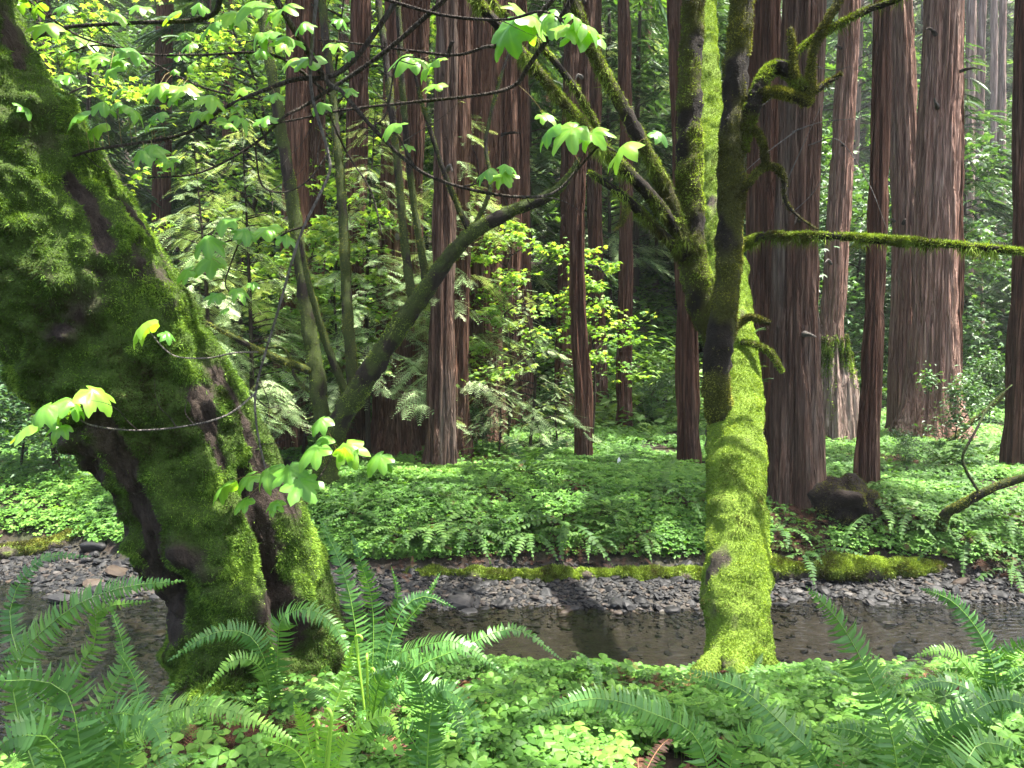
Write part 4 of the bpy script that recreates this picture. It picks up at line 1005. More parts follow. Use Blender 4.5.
GC = [pack(conifer_meshes(90 + k, 12, 2.7, 1.5, 62, M_CONI, .11, .8, .4, spray_template(9, 7 + k, .3, .05)), M_CONI, M_SAPB) for k in range(3)]
HB = [pack(broadleaf_meshes(100 + k, 8, 3.0, 22, 26, .17, .08, .15, None, .5), M_BUSH, M_SAPB) for k in range(2)]
def forest():
    rng = np.random.default_rng(12); cnt = 0; taken = []
    side = lambda px: 'left of the forked maple' if px < 320 else 'between the two slender mossy maples' if px < 690 else 'right of the broad pinkish redwood' if px > 955 else 'behind the pinkish redwoods'
    for ring, (d0, d1, n) in enumerate([(20, 27, 15), (27, 38, 30), (38, 56, 36), (58, 96, 60)]):
        for q in range(n):
            px = -120 + 1270 * (q + rng.random()) / n; d = rng.uniform(d0, d1)
            p = on_ground(px, d)
            if ring == 0 and px > 690 and d < 24: d += 5; p = on_ground(px, d)
            con = rng.random() < .62
            k = int(rng.integers(3)) if con else int(rng.integers(2))
            dist = ['low on the shaded slope', 'midway up the wooded slope', 'far up the wooded slope', 'at the top of the wooded slope'][ring]
            plant('understory_conifer' if con else 'understory_tree', (GC if con else HB)[k], p,
                  (['conifer', 'leafy tree'][not con]) + ' ' + dist + ', ' + side(px), 'tree', ('conifers ' if con else 'leafy trees ') + dist + ', ' + side(px), rng.uniform(0, 6.28), rng.uniform(.75, 1.2) * (1.7 if ring == 3 else 1))
forest()

# leafy bushes
BU = [pack(broadleaf_meshes(110 + k, 1.5, .8, 16, 16, .10, .018, .1, DIAMOND, .4), M_BUSH, M_SAPB) for k in range(2)]
for k, (px, py, s, lb) in enumerate([(955, 452, .95, 'leafy green bush against the foot of the broad pinkish redwood'), (18, 470, 1.3, 'bluish green bush behind the mossy logs at the left edge'), (60, 478, 1.1, 'bluish green bush tucked behind the left side of the leaning trunk'), (-25, 430, 2.0, 'tall dark bush at the left edge behind the leaning trunk'), (25, 425, 2.0, 'tall dark bush in the shade left of the leaning trunk'), (85, 440, 1.6, 'dark bush mostly hidden behind the leaning trunk'),
                                     (550, 448, .8, 'low bush under the pale sapling at the centre'), (655, 425, .8, 'low bush on the shaded slope behind the bright mossed trunk'), (990, 425, 1.1, 'leafy bush behind the redwood at the right edge'), (480, 455, .6, 'small bush at the foot of the greyish redwood'), (330, 450, .8, 'bush in the shade behind the forked maple'), (905, 470, .4, 'small low bush in front of the joined redwoods')]):
    b, d = ground_hit(px, py); plant('leafy_bush', BU[k % 2], b, lb, 'bush', 'leafy bushes', k * 1.7, s, ('stems', 'foliage'))

# undergrowth on the slopes: nobody could count it
def undergrowth():
    rng = np.random.default_rng(33); n = 14000
    th = rng.uniform(-.66, .66, n); d = 17 + 85 * rng.random(n) ** 1.3
    x = d * np.tan(th); z = H(x, d); ok = (d > 18.2 + 14 * sstep(x - .12 * d, 1, 9)) & (fbm(np.stack([x, d, z * 0], -1) * .5, 2) > -.28)
    x, d, z = x[ok], d[ok], z[ok]; n = len(x); per = 14; sc_ = rng.uniform(.5, 1.4, n) * np.interp(d, [18, 60, 102], [.8, 1.8, 3.2])
    off = rng.normal(size=(n, per, 3)) * [.38, .38, .22]; off[..., 2] = np.abs(off[..., 2]) + .12
    T = np.stack([x, d, z], -1)[:, None] + off * sc_[:, None, None]
    M = rand_frames(rng, n * per, None, (-.5, .5), .4) * (np.repeat(sc_, per) * rng.uniform(.18, .34, n * per))[:, None, None]
    tone = np.repeat(np.clip(.45 + .9 * fbm(np.stack([x, d, z], -1) * .35, 2), 0, 1), per) + rng.normal(size=n * per) * .12
    g = Geo(); half = np.arange(n * per) % 2 == 0
    T = T.reshape(-1, 3)
    g.inst(*DIAMOND, M[half], T[half], np.clip(tone[half], 0, 1)); g.inst(*SPRAY_BIG, M[~half] * 1.7, T[~half], np.clip(tone[~half], 0, 1))
    tag(put('undergrowth', g, M_UNDER), 'leafy undergrowth covering the shaded slopes behind the redwoods', 'undergrowth', kind='stuff')
undergrowth()

# ------------------------------------------------------------------ gravel bar, stones
def ico(seed, sub=2):
    import bmesh
    rng = np.random.default_rng(seed); bm = bmesh.new(); bmesh.ops.create_icosphere(bm, subdivisions=sub, radius=1)
    V = np.array([v.co[:] for v in bm.verts]); F = np.array([[v.index for v in f.verts] for f in bm.faces]); bm.free()
    V = V * (1 + .5 * vn(V * 1.2 + seed * 7)[:, None]) ; V = np.sign(V) * np.abs(V) ** .8 * [1, .75, .42]
    return V, [F]
STN = [ico(k, 2) for k in range(6)]; STN2 = [ico(20 + k, 3) for k in range(6)]
def stones():
    rng = np.random.default_rng(4); g = Geo()
    n = 95000; x = rng.uniform(-9, 9, n); y = rng.uniform(5.6, 12.2, n); z = H(x, y)
    w = sstep(z, -.13, .03) * sstep(z, .30, .20) * (y > 7.6) + .6 * ((z < .03) & (y > 5.6)) * (x < -1) + .05 * (z < 0)
    w *= np.abs(x) < .74 * y; ok = rng.random(n) < w * .95
    x, y, z = x[ok], y[ok], z[ok]; n = len(x)
    s = np.exp(rng.normal(size=n) * .52) * .022
    T = np.stack([x, y, z + s * .12], -1); rn = np.clip(rng.beta(2, 2.4, n), 0, 1)
    kk = rng.integers(6, size=n)
    for k in range(6):
        m = kk == k; M = rotz(rng.uniform(0, 6.28, m.sum())) @ frame(np.array([1, 0, 0]) + rng.normal(size=(m.sum(), 3)) * .3, np.array([0, 0, 1]) + rng.normal(size=(m.sum(), 3)) * .3) * s[m][:, None, None]
        g.inst(*STN[k], M, T[m], rn[m])
    tag(put('gravel', g, M_STONE), 'grey blue gravel along the creek margins', 'gravel', kind='stuff')
    names = [(96, 547, 15, 'large flat slate blue stone on the gravel beside the mossy logs'), (64, 570, 9, 'blue grey stone at the water side of the left gravel bar'), (120, 566, 10, 'rounded grey stone against the leaning trunk on the left gravel'), (40, 590, 8, 'dark wet stone on the left gravel bar near the fern tips'), (20, 628, 11, 'pale grey stone half in the water at lower left'),
             (143, 650, 9, 'grey stone standing out of the shallow water beside the leaning trunk'), (160, 652, 8, 'dark wet stone in the shallows beside the leaning trunk'), (135, 640, 7, 'small blue stone in the shallows left of the leaning trunk'), (505, 605, 10, 'pale stone at the water edge left of centre'), (461, 596, 9, 'dark stone on the far gravel below the mossy log'),
             (543, 587, 6, 'white blue stone on the gravel under the clover bank'), (565, 613, 12, 'flat grey stone at the water line near the centre'), (581, 592, 8, 'bluish stone halfway up the far gravel strip'), (620, 614, 9, 'dark wet stone just in the water, centre right'), (640, 602, 8, 'reddish stone on the far gravel strip'),
             (536, 620, 6, 'tan stone at the creek edge'), (672, 612, 9, 'slab shaped stone at the water edge left of the bright mossed trunk'), (795, 600, 8, 'dark stone on the gravel right of the bright mossed trunk'), (848, 606, 9, 'grey slab at the water edge below the mossy bank'), (912, 600, 8, 'grey stone on the far right gravel strip'),
             (960, 604, 8, 'flat dark stone on the gravel near the pale root'), (1000, 596, 9, 'tan stone below the pale curved root'), (905, 668, 13, 'dark wet rock at the near water edge behind the right ferns'), (888, 672, 8, 'smaller dark rock beside the wet rock behind the right ferns')]
    for k, (px, py, w_, lb) in enumerate(names):
        p, d = ground_hit(px, py); p[2] = max(p[2], -.05) + .01; gg = Geo(); V, F = STN2[k % 6]; s_ = w_ * d / F_PX
        V = V * (1 + .12 * vn(V * 4 + k)[:, None])
        gg.add((V @ rotz(k * 1.3).T) * s_ + p, F, float(np.clip(rng.random(), .1, .8))); single('creek_stone', gg, M_STONE, p, lb, 'stone', 'larger creek stones', True)
stones()

# ------------------------------------------------------------------ mossy fallen logs and the moss shelf on the far water edge
def flog(pts, hw, label, seed, count, mm=None, matb=None, name='fallen_log', cat='log', hang=60, snap=0):
    P = path(pts)
    if snap:
        P[:, 2] = snap; P[:, 1] = P[:, 1].mean() + .4 * (P[:, 1] - P[:, 1].mean())
    c = P[len(P) // 2]
    t = thing(name, c, label, cat, 'mossy fallen logs')
    limb(t, 'log_wood', P, [h * p[1] / F_PX for h, p in zip(hw, P)], matb or M_LOGMAPLE, mm or M_MOSS_LOG, seed, rows=90, seg=24, lump=.35, count=count, mlen=(.015, .045), mw=.006, hang=hang, world=True, cover=lambda p, d, nz: np.clip(.40 + nz * 1.1 + .5 * d[:, 2], 0, 1))
flog([(-30, 560, 10.6), (30, 549, 10.8), (80, 538, 11.0), (113, 529, 11.2)], [9, 9, 8, 7], 'mossy log lying on the gravel bar left of the leaning trunk, the lower of two', 51, 5000, M_MOSS_STEM)
flog([(-30, 540, 11.2), (20, 536, 11.3), (62, 525, 11.5)], [8, 8, 6], 'mossy log above the gravel bar at the left edge, the upper of two', 52, 3500, M_MOSS_STEM)
flog([(392, 576, 9.85), (425, 576, 9.8), (450, 574, 9.75), (485, 575, 9.7), (520, 578, 9.7), (555, 576, 9.7), (600, 577, 9.72), (640, 577, 9.72), (675, 579, 9.72), (706, 580, 9.75)], [4, 8, 6, 8, 5, 8, 6, 10, 7, 9], 'long thin moss covered log along the far water edge at centre', 53, 14000, M_MOSS_MID, snap=.15)
flog([(735, 582, 9.8), (770, 580, 9.78), (800, 578, 9.75), (835, 576, 9.78), (870, 575, 9.8), (905, 574, 9.85), (948, 573, 9.9)], [9, 14, 10, 15, 11, 13, 6], 'thick moss covered log along the far water edge right of the bright trunk', 54, 18000, M_MOSS_MID, snap=.20)
flog([(945, 580, 10.1), (985, 576, 10.15), (1060, 572, 10.2)], [9, 10, 9], 'dark mossy log in the bank at the right edge above the gravel', 55, 1500, M_MOSS_STEM, M_BACK, snap=.30)
# bent mossy branch on the right bank
def bent():
    b0, d0 = ground_hit(941, 534); d0 -= .05
    pts = [(941, 536, d0), (944, 516, d0 - .1), (962, 505, d0 - .3), (985, 492, d0 - .45), (1010, 482, d0 - .55), (1040, 474, d0 - .7), (1110, 462, d0 - .8)]
    P = path(pts); t = thing('fallen_branch', P[0], 'bent mossy branch rising from the clover to the right edge', 'branch')
    limb(t, 'main_branch', pts, [4.5, 5, 4.5, 4, 4, 3.5, 3], M_BACK, M_MOSS_STEM, 61, rows=60, seg=14, count=1500)
    limb(t, 'side_branch', [(980, 494, d0 - .43), (966, 470, d0 - .4), (963, 455, d0 - .4), (975, 432, d0 - .4), (990, 405, d0 - .3), (1012, 385, d0 - .2)], [1.6, 1.5, 1.4, 1.2, 1, .7], M_BACK, None, 62, rows=30, seg=8)
    pts = [(948, 442, 16), (970, 424, 16), (1000, 398, 15.8), (1026, 370, 15.6)]
    P = path(pts); t = thing('fallen_branch', P[0], 'long pale dead branch leaning from the leafy bush toward the right edge redwood', 'branch')
    limb(t, 'main_branch', pts, [2.5, 2.5, 2, 1.5], M_STEM, M_MOSS_STEM, 63, rows=30, seg=10, count=400)
bent()
def roots():
    for pts, lb in [([(940, 578, 10.2), (952, 570, 10.0), (985, 582, 9.9), (1008, 590, 9.9), (1016, 578, 10.0), (1012, 566, 10.2), (1000, 560, 10.4)], 'pale looping root hanging from the bank at lower right'),
                    ([(642, 590, 9.8), (648, 575, 9.9), (656, 560, 10.1), (650, 546, 10.4), (640, 540, 10.7)], 'thin pale root curling down the bank near the centre'),
                    ([(880, 585, 9.9), (884, 578, 10.0), (896, 584, 9.9), (912, 592, 9.8)], 'thin pale root on the mossy log above the right gravel')]:
        P = path(pts); V, F, _, _ = tube(P, np.full(len(P), .014), 50, 8, lambda th, s, rad, pos, dr: rad * .3 * vn(pos * 20)); g = Geo(); g.add(V, F, .7)
        single('bank_root', g, M_ROOT, P[0], lb, 'root', 'bare roots on the bank', True)
roots()
bc, bd_ = ground_hit(836, 512); bc[2] += .05; bc[0] += .12
mound('burl', bc, .50, .80, M_BURL, M_MOSS_STEM, 'dark rounded burl at the foot of the creekside redwood', 'burl', 9, 2600, mkey=.75)
# little white marker stake on the terrace
def stake():
    p, d = ground_hit(619, 470); h = 13 * d / F_PX; w = 1.7 * d / F_PX
    prof = [(-w, 0), (w, 0), (w * .9, h * .8), (0, h), (-w * .9, h * .8)]
    V = [(a, -w * .3, b - .03 if b == 0 else b) for a, b in prof] + [(a, w * .3, b - .03 if b == 0 else b) for a, b in prof]
    g = Geo(); g.add(np.array(V) + p, [np.array([[0, 1, 2], [0, 2, 4], [2, 3, 4], [6, 5, 7], [7, 5, 9], [8, 7, 9]]), np.array([[0, 5, 6, 1], [1, 6, 7, 2], [2, 7, 8, 3], [3, 8, 9, 4], [4, 9, 5, 0]])])
    single('marker_stake', g, M_STAKE, p, 'small white pointed stake in the sunlit clover', 'stake')
stake()

# ------------------------------------------------------------------ redwood sorrel and leaf litter
def sorrel_template(fine=True):
    V = []; F4 = []
    for k in range(3):
        a = k * 2 * math.pi / 3; c, s = math.cos(a), math.sin(a)
        L = [(0.03, 0, 0), (.36, .36, -.09), (.82, .42, -.20), (.80, 0, -.02), (.82, -.42, -.20), (.36, -.36, -.09)]
        if fine: L = [(0.03, 0, 0), (.30, .30, -.08), (.62, .46, -.17), (.90, .36, -.20), (.82, 0, -.03), (.90, -.36, -.20), (.62, -.46, -.17), (.30, -.30, -.08)]
        b = len(V)
        for x, y, z in L: V.append((x * c - y * s, x * s + y * c, z))
        F4 += [(b, b + 3, b + 2, b + 1), (b, b + 5, b + 4, b + 3)] if not fine else [(b, b + 4, b + 2, b + 1), (b + 2, b + 4, b + 3, b + 3), (b, b + 7, b + 6, b + 4), (b + 4, b + 6, b + 5, b + 5)]
    if fine:
        F = []; 
        for q in F4:
            if q[2] == q[3]: F.append((q[0], q[1], q[2]))
            else: F += [(q[0], q[1], q[2]), (q[0], q[2], q[3])]
        return np.array(V), [np.array(F)]
    return np.array(V), [np.array(F4)]
SO_F, SO_C = sorrel_template(True), sorrel_template(False)
far = [(398, 556, .62, 'drooping fern on the far bank right of the tall near fern'), (437, 552, .7, 'drooping sword fern above the left end of the long mossy log'), (470, 550, .75, 'dark sword fern hanging over the bank edge, left of centre'), (530, 556, .62, 'sword fern hanging at the foot of the far bank at centre'), (565, 545, .85, 'large sword fern hanging over the far bank at centre'), (590, 560, .5, 'small fern low on the far bank right of the large hanging one'),
       (640, 556, .55, 'small fern above the mossy log near the thin pale root'), (690, 508, .75, 'sword fern on the bank edge beside the bright mossed trunk'), (660, 500, .65, 'sword fern left of the shaggy redwood foot'), (526, 478, .95, 'upright sword fern standing on the sunlit terrace'), (488, 500, .5, 'small fern in the clover below the upright terrace fern'),
       (806, 575, .6, 'fern hanging beside the bright mossed trunk above the thick log'), (880, 535, .85, 'bluish sword fern on the right bank below the brown pole'), (908, 535, .7, 'sword fern above the thick mossy log on the right'), (966, 560, .7, 'pale fern hanging over the bank left of the pale root'), (862, 505, .7, 'fern beside the dark burl'), (1012, 590, .6, 'fern at the far waterside by the right edge'),
       (782, 552, .6, 'fern in the shade right of the bright mossed trunk'), (945, 470, .8, 'yellowish fern on the terrace between the broad redwood and the right edge redwood'), (985, 462, .85, 'golden green fern by the redwood at the right edge'), (1008, 540, .7, 'fern on the bank below the bent mossy branch'), (445, 505, .5, 'small fern near the terrace front left of centre'), (355, 520, .6, 'fern on the far bank behind the tall near fern'), (610, 520, .5, 'small fern in the clover slope at centre')]
FARPOS = [ground_hit(px, py - 14 if py > 530 else py)[0] for px, py, _, _ in far]
def sorrel():
    rng = np.random.default_rng(14); g = Geo()
    # near bank
    n = 38000; th = rng.uniform(-.78, .78, n); y = rng.uniform(1.7, 6.9, n); x = y * np.tan(th) * 1.02
    p3 = np.stack([x, y, x * 0], -1); z = H(x, y)
    dens = sstep(fbm(p3 * 1.6 + 4, 4), -.34, .10) * np.where(x < -1.0, .35, 1) * sstep(z, .30, .55)
    dens *= 1 - .8 * np.exp(-(((x + .1) / .9) ** 2 + ((y - 4.3) / .55) ** 2))
    ok = rng.random(n) < dens; x, y, z = x[ok], y[ok], z[ok]; n = len(x)
    hgt = rng.uniform(.03, .17, n) * (1 + .4 * fbm(np.stack([x, y, z], -1) * 2, 2)); s = np.clip(np.exp(rng.normal(size=n) * .35) * .035, .015, .062) * np.interp(y, [2, 6.5], [1, 1.15])
    T = np.stack([x, y, z + hgt], -1); M = rotz(rng.uniform(0, 6.28, n)) ; tilt = frame(np.array([1, 0, 0]) + rng.normal(size=(n, 3)) * .2, np.array([0, -.12, 1]) + rng.normal(size=(n, 3)) * .25)
    g.inst(*SO_F, (tilt @ M) * s[:, None, None], T, np.clip(.5 + .5 * fbm(T * 2.2, 2) + .18 * rng.normal(size=n), 0, 1))
    blades(g, np.stack([x + rng.normal(size=n) * .02, y, z - .01], -1), unit(np.stack([x * 0, x * 0, hgt], -1) + 1e-6), hgt, np.full(n, .0012), np.full(n, .9), rng)
    # far bank and terrace
    n = 280000; d = 9.7 + 22 * rng.random(n) ** 1.9; th = rng.uniform(-.66, .66, n); x = d * np.tan(th); y = d; z = H(x, y)
    p3 = np.stack([x, y, x * 0], -1)
    dens = np.maximum(sstep(fbm(p3 * 1.3 + 9, 4), -.42, 0), (d < 11.3) * .8) * sstep(z, .27, .42) * np.where(d > 19, np.where(x > .12 * d, 1, .45), 1)
    dens *= np.interp(x, [-8, -3.2, -1.5, 9], [.8, .9, 1, 1])
    for (px, py, rr) in [(500, 500, .5), (570, 492, .45), (880, 462, .9), (800, 520, .8), (925, 470, .6), (520, 450, 1.3), (835, 505, .8), (470, 462, .8)]:
        q, _ = ground_hit(px, py); dens = dens * (1 - .85 * np.exp(-((x - q[0]) ** 2 + (y - q[1]) ** 2) / rr ** 2))
    for q, f_ in zip(FARPOS, far): dens = dens * (1 - .9 * np.exp(-((x - q[0]) ** 2 + (y - q[1]) ** 2) / (.36 * f_[2]) ** 2))
    ok = rng.random(n) < dens; x, y, z, d = x[ok], y[ok], z[ok], d[ok]; n = len(x)
    s = np.clip(np.exp(rng.normal(size=n) * .35) * .042, .018, .085) * np.interp(d, [10, 30], [1, 1.5]); T = np.stack([x, y, z + rng.uniform(.03, .16, n)], -1)
    tilt = frame(np.array([1, 0, 0]) + rng.normal(size=(n, 3)) * .2, np.array([0, -.2, 1]) + rng.normal(size=(n, 3)) * .3)
    g.inst(*SO_C, (tilt @ rotz(rng.uniform(0, 6.28, n))) * s[:, None, None], T, np.clip(.45 + .5 * fbm(T * .9, 2) + .2 * rng.normal(size=n), 0, 1))
    tag(put('sorrel', g, M_SORREL), 'carpet of three leaved clover like sorrel on both banks', 'ground cover', kind='stuff')
sorrel()
def litter():
    rng = np.random.default_rng(15); g = Geo()
    n = 9000; th = rng.uniform(-.75, .75, n); y = np.r_[rng.uniform(1.8, 6.6, n // 2), rng.uniform(10.5, 24, n - n // 2)]; x = y * np.tan(th); z = H(x, y)
    ok = z > .3; x, y, z = x[ok], y[ok], z[ok]; n = len(x); T = np.stack([x, y, z + .012], -1)
    M = rand_frames(rng, n, None, (-.2, .35), .35) * rng.uniform(.03, .085, (n, 1, 1))
    g.inst(*DIAMOND, M, T, rng.random(n))
    # fallen twigs
    k = 900; i = rng.integers(n, size=k); V = []
    D = unit(rng.normal(size=(k, 3)) * [1, 1, .08]); blades(g, T[i] + [0, 0, .01], D, rng.uniform(.1, .4, k), np.full(k, .004), rng.random(k), rng)
    # red brown dead fronds heaped below the near ferns and on the far bank
    for px, py, rr, m in [(300, 735, .28, 500), (345, 715, .2, 350), (215, 760, .3, 400), (640, 690, .35, 250), (880, 462, .6, 400), (800, 525, .5, 700), (575, 490, .25, 250), (500, 462, 1.2, 900), (460, 455, .8, 500), (930, 700, .2, 160)]:
        q, _ = ground_hit(px, py); a = rng.normal(size=(m, 2)) * rr * .6; xx, yy = q[0] + a[:, 0], q[1] + a[:, 1]
        TT = np.stack([xx, yy, H(xx, yy) + rng.uniform(.01, .10, m)], -1); g.inst(*SPRAYS[0], rand_frames(rng, m, None, (-.3, .6), .6) * rng.uniform(.06, .16, (m, 1, 1)), TT, rng.random(m) * .75)
    for q in FARPOS:
        m = 130; a = rng.normal(size=(m, 2)) * .2; xx, yy = q[0] + a[:, 0], q[1] + a[:, 1]
        TT = np.stack([xx, yy, H(xx, yy) + rng.uniform(.01, .12, m)], -1); g.inst(*SPRAYS[0], rand_frames(rng, m, None, (-.6, .3), .5) * rng.uniform(.08, .2, (m, 1, 1)), TT, rng.random(m) * .7)
    tag(put('leaf_litter', g, M_DEAD), 'brown dead leaves and fern litter on the banks', 'leaf litter', kind='stuff')
litter()

# ------------------------------------------------------------------ sword ferns
def near_fern(base, fronds, label, seed, mat=M_FERN, extra=0, tone=.45, size=.5, xr=(0, 6.28), fid=0):
    rng = np.random.default_rng(seed); b = at(*base); b = np.array([b[0], b[1], h1(b[0], b[1]) + .03])
    t = thing('sword_fern', b, label, 'fern', 'near ferns')
    for pts, w, npair in fronds:
        P = path(pts); P = np.vstack([b, P]) if np.linalg.norm(P[0] - b) > .03 else P
        P[1:] += rng.normal(size=P[1:].shape) * [0, .02, 0]
        g = Geo(); stp = abs(P[-1, 2] - P[0, 2]) / np.linalg.norm(np.diff(P, axis=0), axis=1).sum()
        frond(g, P, w, int(np.linalg.norm(np.diff(P, axis=0), axis=1).sum() / .0165) + 6, unit(np.array([0, -1, .05]) * stp + np.array([0, -.45, .85]) * (1 - stp)) + rng.normal(size=3) * .12, rng, tone, .35, .0035, .22)
        put('frond', g, mat, t)
    for k in range(extra):
        o = link('frond', FR_NEAR[int(rng.integers(5))], t); s = size * rng.uniform(.7, 1.2)
        o.scale = (s,) * 3; o.rotation_euler = (rng.normal() * .2, rng.uniform(-.3, .25), rng.uniform(*xr))
    for k in range(3 + (seed % 3)):
        o = link('dead_frond', FR_DEAD[int(rng.integers(3))], t); s = .42 * rng.uniform(.7, 1.2); o['label'] = 'brown dead frond drooping to the ground'
        o.scale = (s,) * 3; o.rotation_euler = (rng.normal() * .3, rng.uniform(.35, .75), rng.uniform(*xr))
    for k in range(fid):            # curled young fiddleheads
        a = rng.uniform(0, 6.28); hh = rng.uniform(.25, .45); c = np.array([math.cos(a), math.sin(a), 0]) * .06
        sp = np.linspace(0, 4.6, 16); cr = .022 * (1 - sp / 6.2)
        top = np.stack([cr * np.cos(sp) * 1 - .022, 0 * sp, hh + cr * np.sin(sp)], -1) @ rotz(a).T
        P = np.vstack([[0, 0, 0], c * .5 + [0, 0, hh * .5], (top + c)]) + b
        V, F, _, _ = tube(P, np.full(len(P), .0055), 60, 7); g = Geo(); g.add(V, F, .9); put('fiddlehead', g, M_FERNY, t, True)
    return t
near_fern((60, 800, 2.5), [([(10, 690, 2.55), (52, 622, 2.5), (115, 590, 2.45), (183, 581, 2.4)], .085, 0), ([(60, 760, 2.6), (100, 718, 2.5), (150, 704, 2.4)], .085, 0), ([(95, 760, 2.5), (170, 712, 2.45), (230, 706, 2.4), (300, 738, 2.35)], .075, 0),
                           ([(20, 680, 2.8), (8, 610, 2.9), (40, 560, 2.95), (90, 556, 3.0)], .08, 0), ([(90, 720, 2.7), (128, 660, 2.8), (112, 602, 2.85)], .075, 0), ([(40, 720, 2.6), (90, 650, 2.6), (100, 610, 2.6), (150, 600, 2.6)], .07, 0), ([(120, 740, 2.6), (140, 690, 2.7), (118, 640, 2.8)], .07, 0)],
          'sword fern at lower left whose long frond arches toward the leaning trunk', 1, extra=5, size=.45)
near_fern((90, 830, 2.05), [([(80, 730, 2.05), (45, 690, 2.0), (-20, 684, 1.95)], .12, 0), ([(100, 740, 2.05), (130, 715, 2.0), (150, 722, 1.95), (175, 770, 1.9)], .10, 0), ([(60, 760, 2.0), (20, 735, 1.95), (-30, 770, 1.9)], .12, 0), ([(110, 770, 2.0), (120, 745, 2.0), (105, 740, 2.0)], .08, 0)],
          'broad bluish sword fern filling the bottom left corner', 2, tone=.35)
near_fern((276, 700, 3.5), [([(268, 655, 3.45), (245, 632, 3.4), (210, 634, 3.35), (168, 661, 3.3)], .075, 0), ([(278, 650, 3.4), (282, 618, 3.35), (308, 610, 3.3), (335, 626, 3.28), (356, 662, 3.25)], .085, 0), ([(262, 670, 3.4), (235, 660, 3.35), (205, 690, 3.3)], .06, 0)],
          'sword fern with two shining fronds arching in front of the leaning trunk foot', 3, extra=6, size=.35, fid=2)
near_fern((368, 700, 3.3), [([(356, 630, 3.35), (345, 570, 3.4), (319, 517, 3.4)], .075, 0), ([(372, 620, 3.4), (362, 560, 3.4), (350, 532, 3.4)], .075, 0), ([(395, 625, 3.4), (420, 598, 3.4), (455, 606, 3.4)], .06, 0), ([(395, 640, 3.5), (425, 600, 3.5), (440, 574, 3.5)], .05, 0), ([(380, 640, 3.5), (398, 600, 3.5), (392, 566, 3.5)], .05, 0),
                            ([(385, 670, 3.2), (420, 646, 3.15), (460, 643, 3.1), (508, 678, 3.05)], .075, 0), ([(400, 680, 3.3), (460, 648, 3.3), (515, 633, 3.3), (563, 660, 3.3)], .065, 0), ([(390, 690, 3.1), (435, 690, 3.0), (462, 730, 2.95), (468, 768, 2.9)], .075, 0), ([(380, 680, 3.1), (400, 664, 3.0), (372, 672, 2.95)], .07, 0)],
          'tall sword fern with upright fronds rising right of the leaning trunk', 4, extra=8, size=.42, fid=3)
near_fern((322, 800, 2.5), [([(330, 730, 2.5), (344, 680, 2.5), (354, 640, 2.5)], .055, 0), ([(306, 745, 2.5), (296, 700, 2.5)], .055, 0), ([(345, 745, 2.5), (385, 720, 2.45), (400, 745, 2.4)], .05, 0), ([(300, 760, 2.5), (270, 735, 2.5), (262, 745, 2.5)], .05, 0)],
          'young yellow green fern with narrow upright fronds at bottom centre left', 5, M_FERNY, fid=2)
near_fern((425, 800, 2.6), [([(424, 720, 2.65), (412, 676, 2.65), (385, 668, 2.6)], .075, 0), ([(430, 720, 2.6), (445, 690, 2.55), (475, 720, 2.5), (478, 750, 2.5)], .07, 0), ([(415, 750, 2.6), (385, 720, 2.6), (365, 745, 2.6)], .06, 0)],
          'small sword fern with drooping tips at the bottom left of centre', 6)
near_fern((720, 800, 2.5), [([(700, 745, 2.5), (655, 713, 2.45), (595, 702, 2.4), (528, 719, 2.35)], .075, 0), ([(735, 750, 2.5), (760, 735, 2.45), (790, 760, 2.4)], .06, 0)],
          'sword fern lying low over the clover at the bottom centre', 7, tone=.35)
near_fern((832, 810, 2.5), [([(815, 760, 2.5), (785, 725, 2.55), (745, 693, 2.6), (690, 672, 2.6)], .08, 0), ([(840, 760, 2.5), (845, 735, 2.5), (870, 730, 2.5)], .06, 0)],
          'sword fern with a long thin feathered frond pointing to the mossed trunk base', 8, tone=.3)
near_fern((906, 820, 2.4), [([(893, 740, 2.4), (868, 670, 2.4), (838, 620, 2.4), (802, 583, 2.4)], .095, 0), ([(925, 760, 2.4), (960, 715, 2.4), (1005, 700, 2.4), (1050, 715, 2.4)], .085, 0), ([(950, 770, 2.3), (985, 745, 2.3), (1040, 760, 2.3)], .08, 0), ([(890, 770, 2.5), (865, 735, 2.5), (820, 725, 2.5)], .07, 0), ([(900, 760, 2.5), (915, 715, 2.6), (880, 690, 2.7)], .06, 0)],
          'sword fern with one tall dark frond standing over the creek at right', 9, fid=2)
near_fern((1000, 730, 3.2), [([(994, 680, 3.2), (980, 635, 3.2), (955, 603, 3.2), (918, 587, 3.2)], .075, 0), ([(1003, 680, 3.2), (1010, 650, 3.2), (1036, 632, 3.2)], .08, 0), ([(980, 690, 3.2), (955, 655, 3.2), (935, 648, 3.2), (912, 656, 3.2)], .07, 0), ([(980, 700, 3.1), (945, 682, 3.1), (905, 690, 3.1)], .07, 0), ([(990, 690, 3.3), (970, 668, 3.3), (940, 670, 3.3)], .07, 0), ([(1010, 690, 3.1), (1040, 668, 3.1)], .07, 0)],
          'feathery sword fern at the right edge above the creek', 10, extra=5, size=.4, fid=2)
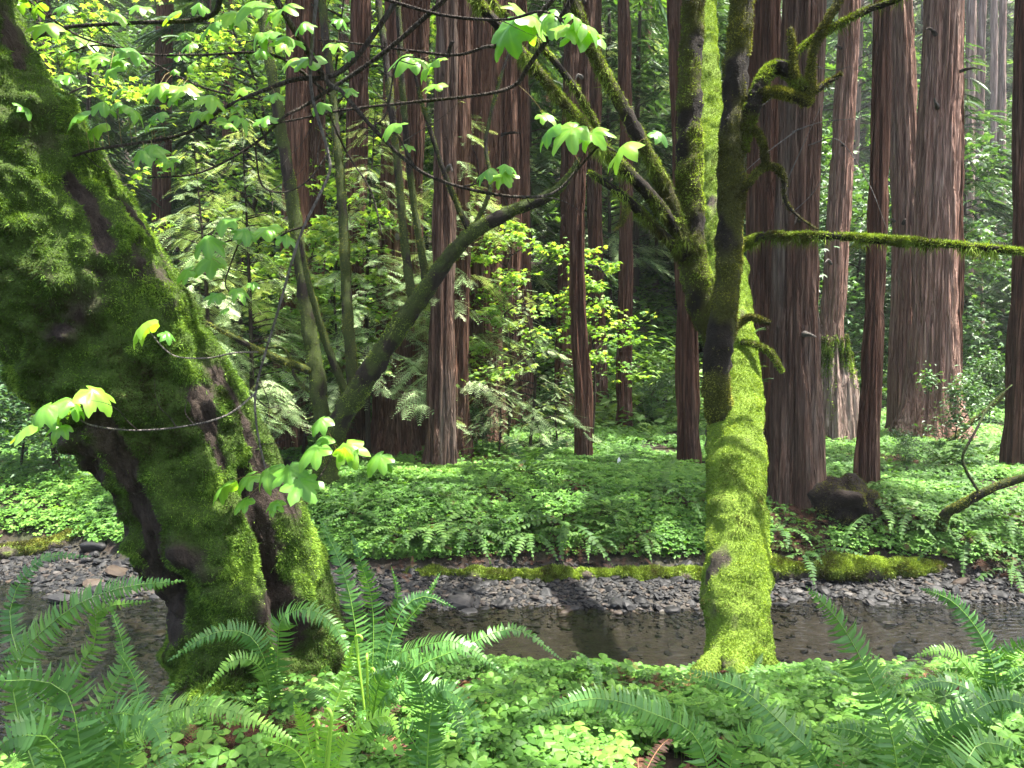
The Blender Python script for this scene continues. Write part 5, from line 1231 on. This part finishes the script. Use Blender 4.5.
near_fern((745, 700, 4.6), [], 'small fern at the foot of the bright mossed trunk', 11, extra=6, size=.35)
near_fern((600, 690, 4.4), [], 'small fern on the near bank edge at centre', 12, extra=5, size=.32)
near_fern((870, 690, 4.2), [], 'sword fern at the near water edge right of the mossed trunk', 13, extra=7, size=.42)
near_fern((640, 760, 2.9), [], 'little fern half buried in the clover at bottom centre', 14, extra=5, size=.28)
near_fern((520, 700, 3.9), [], 'small fern in the clover right of the tall fern', 15, extra=5, size=.34)
near_fern((150, 735, 3.2), [], 'dark fern in the shade below the leaning trunk', 16, extra=8, size=.45)
near_fern((790, 745, 3.1), [], 'feathery fern low in the clover below the creek at right of centre', 17, extra=7, size=.4)

for k, (px, py, s, lb) in enumerate(far):
    b, d = ground_hit(px, py - 14 if py > 530 else py); fern(b + [0, 0, .10], lb, FR_FAR, 13, s * 1.2, 200 + k, 'ferns on the far bank', droop=.55 if py > 530 else .25)
# small polypody ferns growing out of the bright moss
for k, (px, py, d) in enumerate([(752, 335, 7.2), (755, 372, 7.0), (757, 385, 6.95)]):
    p = at(px, py, d); fern(p, 'tiny fern sprouting from the bright mossed trunk, ' + ['the topmost', 'the middle one', 'the lowest'][k] + ' of three', FR_FAR, 2, .17, 300 + k, 'tiny ferns on the mossed trunk', spread=(-.3, .4))

# ------------------------------------------------------------------ the damp air of the grove
def haze():
    x0, x1, y0, y1, z0, z1 = -101, 101, -41, 116, -1.6, 118
    V = [(x, y, z) for z in (z0, z1) for y in (y0, y1) for x in (x0, x1)]
    g = Geo(); g.add(V, np.array([[0, 2, 3, 1], [4, 5, 7, 6], [0, 1, 5, 4], [2, 6, 7, 3], [0, 4, 6, 2], [1, 3, 7, 5]]))
    m, nt, out = mat_new('haze')
    v = nt.nodes.new('ShaderNodeVolumePrincipled'); v.inputs['Color'].default_value = (.92, .96, .98, 1); v.inputs['Density'].default_value = .0004
    nt.links.new(v.outputs[0], out.inputs['Volume'])
    tag(put('haze', g, m), 'thin damp haze between the trees', 'haze', kind='stuff')
haze()
